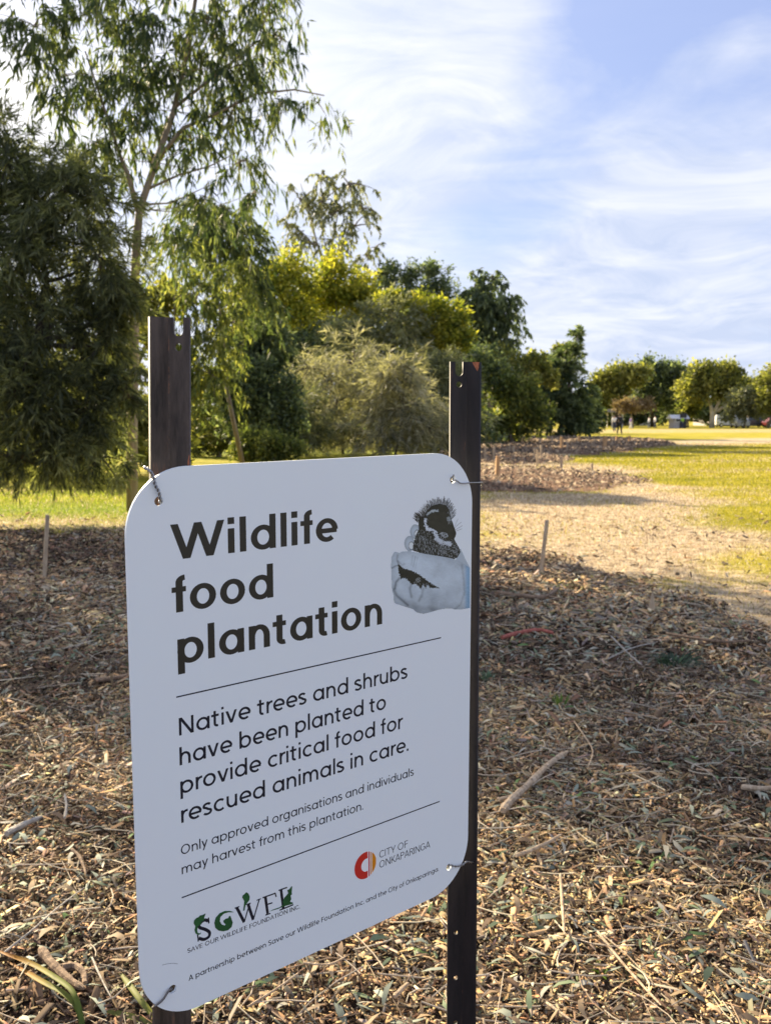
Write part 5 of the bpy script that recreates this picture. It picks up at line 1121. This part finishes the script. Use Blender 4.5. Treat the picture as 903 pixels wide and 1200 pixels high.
# ------------------------------------------------------------------ buildings and cars behind the field
wallg = pbr('shed_wall', (.42, .38, .38), .8, var=.06); roofg = pbr('tin_roof', (.62, .62, .64), .5, var=.08, scale=3); darkw = pbr('dark_void', (.03, .03, .035), .7); glassd = pbr('dark_glass', (.03, .035, .045), .15, spec=.6); whitep = pbr('white_paint', (.78, .77, .74), .5, var=.04); brick = pbr('brick_wall', (.34, .20, .15), .85, var=.2, scale=6)
def building(name, label, px, D, w_, dp, hw, hr_, wall, roof, rz=0., windows=((-.25, 1.5, 1.0, .9), (.2, 1.5, 1.2, .9)), door=.0, cat='house'):
    x = P(px, 495, D).x; root = empty(name, (x, D, 0), label, cat, rz=rz)
    m = MB(); m.box((0, 0, hw/2), (w_, dp, hw)); m.build('wall', wall, root)
    m = MB(); e = .35; V = [(-w_/2-e, -dp/2-e, hw-.05), (w_/2+e, -dp/2-e, hw-.05), (w_/2+e, dp/2+e, hw-.05), (-w_/2-e, dp/2+e, hw-.05), (-w_/2-e, 0, hw+hr_), (w_/2+e, 0, hw+hr_)]
    m.add(V, [(0, 1, 5, 4), (2, 3, 4, 5), (1, 2, 5), (3, 0, 4), (3, 2, 1, 0)]); m.build('roof', roof, root)
    for fx, z, ww, wh in windows:
        m = MB(); m.box((fx*w_, -dp/2-.03, z), (ww+.16, .08, wh+.16)); f = m.build('window', whitep, root)
        m = MB(); m.box((fx*w_, -dp/2-.08, z), (ww, .03, wh)); m.build('pane', glassd, f)
    if door is not None:
        m = MB(); m.box((door*w_, -dp/2-.04, 1.03), (.95, .07, 2.06)); d_ = m.build('door', darkw, root); m = MB(); m.box((door*w_+.36, -dp/2-.10, 1.0), (.12, .05, .04)); m.build('handle', roofg, d_)
    return root
building('shed', 'small grey shed with pale tin roof in front of the far trees', 793.5, 131, 1.8, 2.2, 1.35, .5, wallg, roofg, 0, ((-.2, 1.15, .5, .5),), .22, 'shed')
building('house', 'long low house with pale gable roof behind the left end of the far trees', 706, 175, 11, 7, 2.5, 1.9, brick, roofg, .2)
building('house', 'white walled house glimpsed between the far trees', 736, 182, 9, 7, 2.7, 1.4, whitep, roofg, -.1)
building('house', 'low grey house with pale roof behind the parked cars at the right', 852, 172, 10, 7, 2.0, .9, wallg, roofg, .1)
rt = empty('picnic_shelter', (P(702, 495, 140).x, 140, 0), 'open picnic shelter with dark roof and white posts at the field edge', 'shelter')
m = MB(); m.add([(-3.4, -1.8, 2.2), (3.4, -1.8, 2.2), (3.4, 1.8, 2.2), (-3.4, 1.8, 2.2), (-3.4, 0, 2.75), (3.4, 0, 2.75)], [(0, 1, 5, 4), (2, 3, 4, 5), (1, 2, 5), (3, 0, 4), (3, 2, 1, 0)]); m.build('roof', pbr('shelter_roof', (.07, .07, .08), .6), rt)
for x in (-3, -1.5, 0, 1.5, 3):
    for y in (-1.5, 1.5): m = MB(); m.box((x, y, 1.09), (.14, .14, 2.18)); m.build('post', whitep, rt)
def car(px, D, label, paint, rz, van=False):
    x = P(px, 496, D).x; root = empty('parked_car', (x, D, 0), label, 'car', 'cars parked beyond the field', rz)
    H_v = 1.85 if van else 1.42
    prof = [(-2.15, .35), (-2.18, .75), (-2.0, .92), (-1.55, 1.0), (-1.15, H_v-.04), (-.9, H_v), (.55, H_v), (.8, H_v-.06), (1.3, .98), (2.05, .82), (2.18, .6), (2.15, .33)]
    if van: prof = [(-2.15, .35), (-2.2, .9), (-2.1, H_v-.1), (-1.9, H_v), (.9, H_v), (1.1, H_v-.08), (1.7, 1.1), (2.1, .95), (2.2, .6), (2.15, .33)]
    def ring(s_, y, zf=1.0): return [(a, y, b_) for a, b_ in prof]
    m = MB(); n = len(prof); rows = []
    for y, top in ((-.84, 0), (-.86, 0), (-.70, 1), (.70, 1), (.86, 0), (.84, 0)): rows.append([(a, y if (b_ <= 1.02 or top) else y*.86, b_ if (b_ > 1.02 and top) or b_ <= 1.02 else b_-.03) for a, b_ in prof])
    V = [p for r in rows for p in r]; F = [(i*n+k, i*n+k+1, (i+1)*n+k+1, (i+1)*n+k) for i in range(5) for k in range(n-1)]+[(i*n+n-1, i*n, (i+1)*n, (i+1)*n+n-1) for i in range(5)]+[tuple(range(n)), tuple(5*n+n-1-k for k in range(n))]
    m.add(V, F); m.build('body', paint, root, smooth=False)
    for sy in (-1, 1):
        m = MB(); zt = H_v-.12; m.add([(-1.15, sy*.875, 1.02), (1.1, sy*.875, 1.02), (.62, sy*.79, zt), (-.95, sy*.79, zt)], [(0, 1, 2, 3) if sy < 0 else (3, 2, 1, 0)]); m.V = [(a, b_+sy*.012, c_) for a, b_, c_ in m.V]; m.build('side_window', glassd, root)
        m = MB(); m.box((2.15, sy*.6, .66), (.08, .3, .14)); m.build('headlight', whitep, root)
        for wx in (-1.35, 1.35):
            m = MB(); m.lathe([(.2, -.1), (.31, -.1), (.33, -.04), (.33, .06), (.30, .1), (.2, .1)], (wx, sy*.80, .33), 18, 'Y'); wv = m.build('wheel', pbr('tyre', (.02, .02, .02), .8) if 'tyre' not in bpy.data.materials else bpy.data.materials['tyre'], root)
            m = MB(); m.lathe([(.02, -.11), (.19, -.11), (.19, .11), (.02, .11)], (wx, sy*.80, .33), 12, 'Y'); m.build('rim', roofg, wv)
    m = MB(); m.add([(1.27, -.72, 1.02), (1.27, .72, 1.02), (.84, .64, H_v-.1), (.84, -.64, H_v-.1)], [(0, 1, 2, 3)]); m.V = [(a+.03, b_, c_+.015) for a, b_, c_ in m.V]; m.build('windscreen', glassd, root)
    return root
cp_ = lambda n, c: pbr('paint_'+n, c, .25, var=.02, spec=.6)
car(882, 142, 'dark silver car parked under the trees at the right', cp_('dark', (.06, .065, .075)), .15)
car(852, 146, 'white van parked behind the white trunked gum', cp_('white', (.75, .75, .75)), .05, True)
car(866, 134, 'small white car side on between the dark car and the white trunk', cp_('white', (.8, .8, .8)), 1.45)
car(910, 140, 'dark red car cut by the right edge of the picture', cp_('red', (.14, .03, .03)), .1)
# ------------------------------------------------------------------ trees to the left of the view whose shade falls on the scene
tree('wattle_tree', 'dark wattle standing just outside the left edge beside the big olive one', 'tree', 13.2, (-330, 600),
     [(-330, 300, 110, 110), (-230, 380, 90, 90), (-400, 400, 100, 90), (-300, 440, 110, 60), (-320, 180, 80, 70)], 'wattle', 'needle', nsub=420, per=70, L=.2, w=.03, trunk_r=.10, barkm='bark_dark', spread=.25, fill=.15)
tree('gum_tree', 'tall gum standing outside the left edge behind the wattles', 'tree', 17., (-230, 580),
     [(-230, 100, 90, 80), (-130, 0, 80, 70), (-300, 0, 90, 80), (-200, -110, 90, 70), (-80, -90, 70, 50), (-260, 200, 70, 60)], 'gum', 'weep', nsub=420, per=36, L=.2, w=.045, trunk_r=.16, barkm='bark_tan', bl=.8)
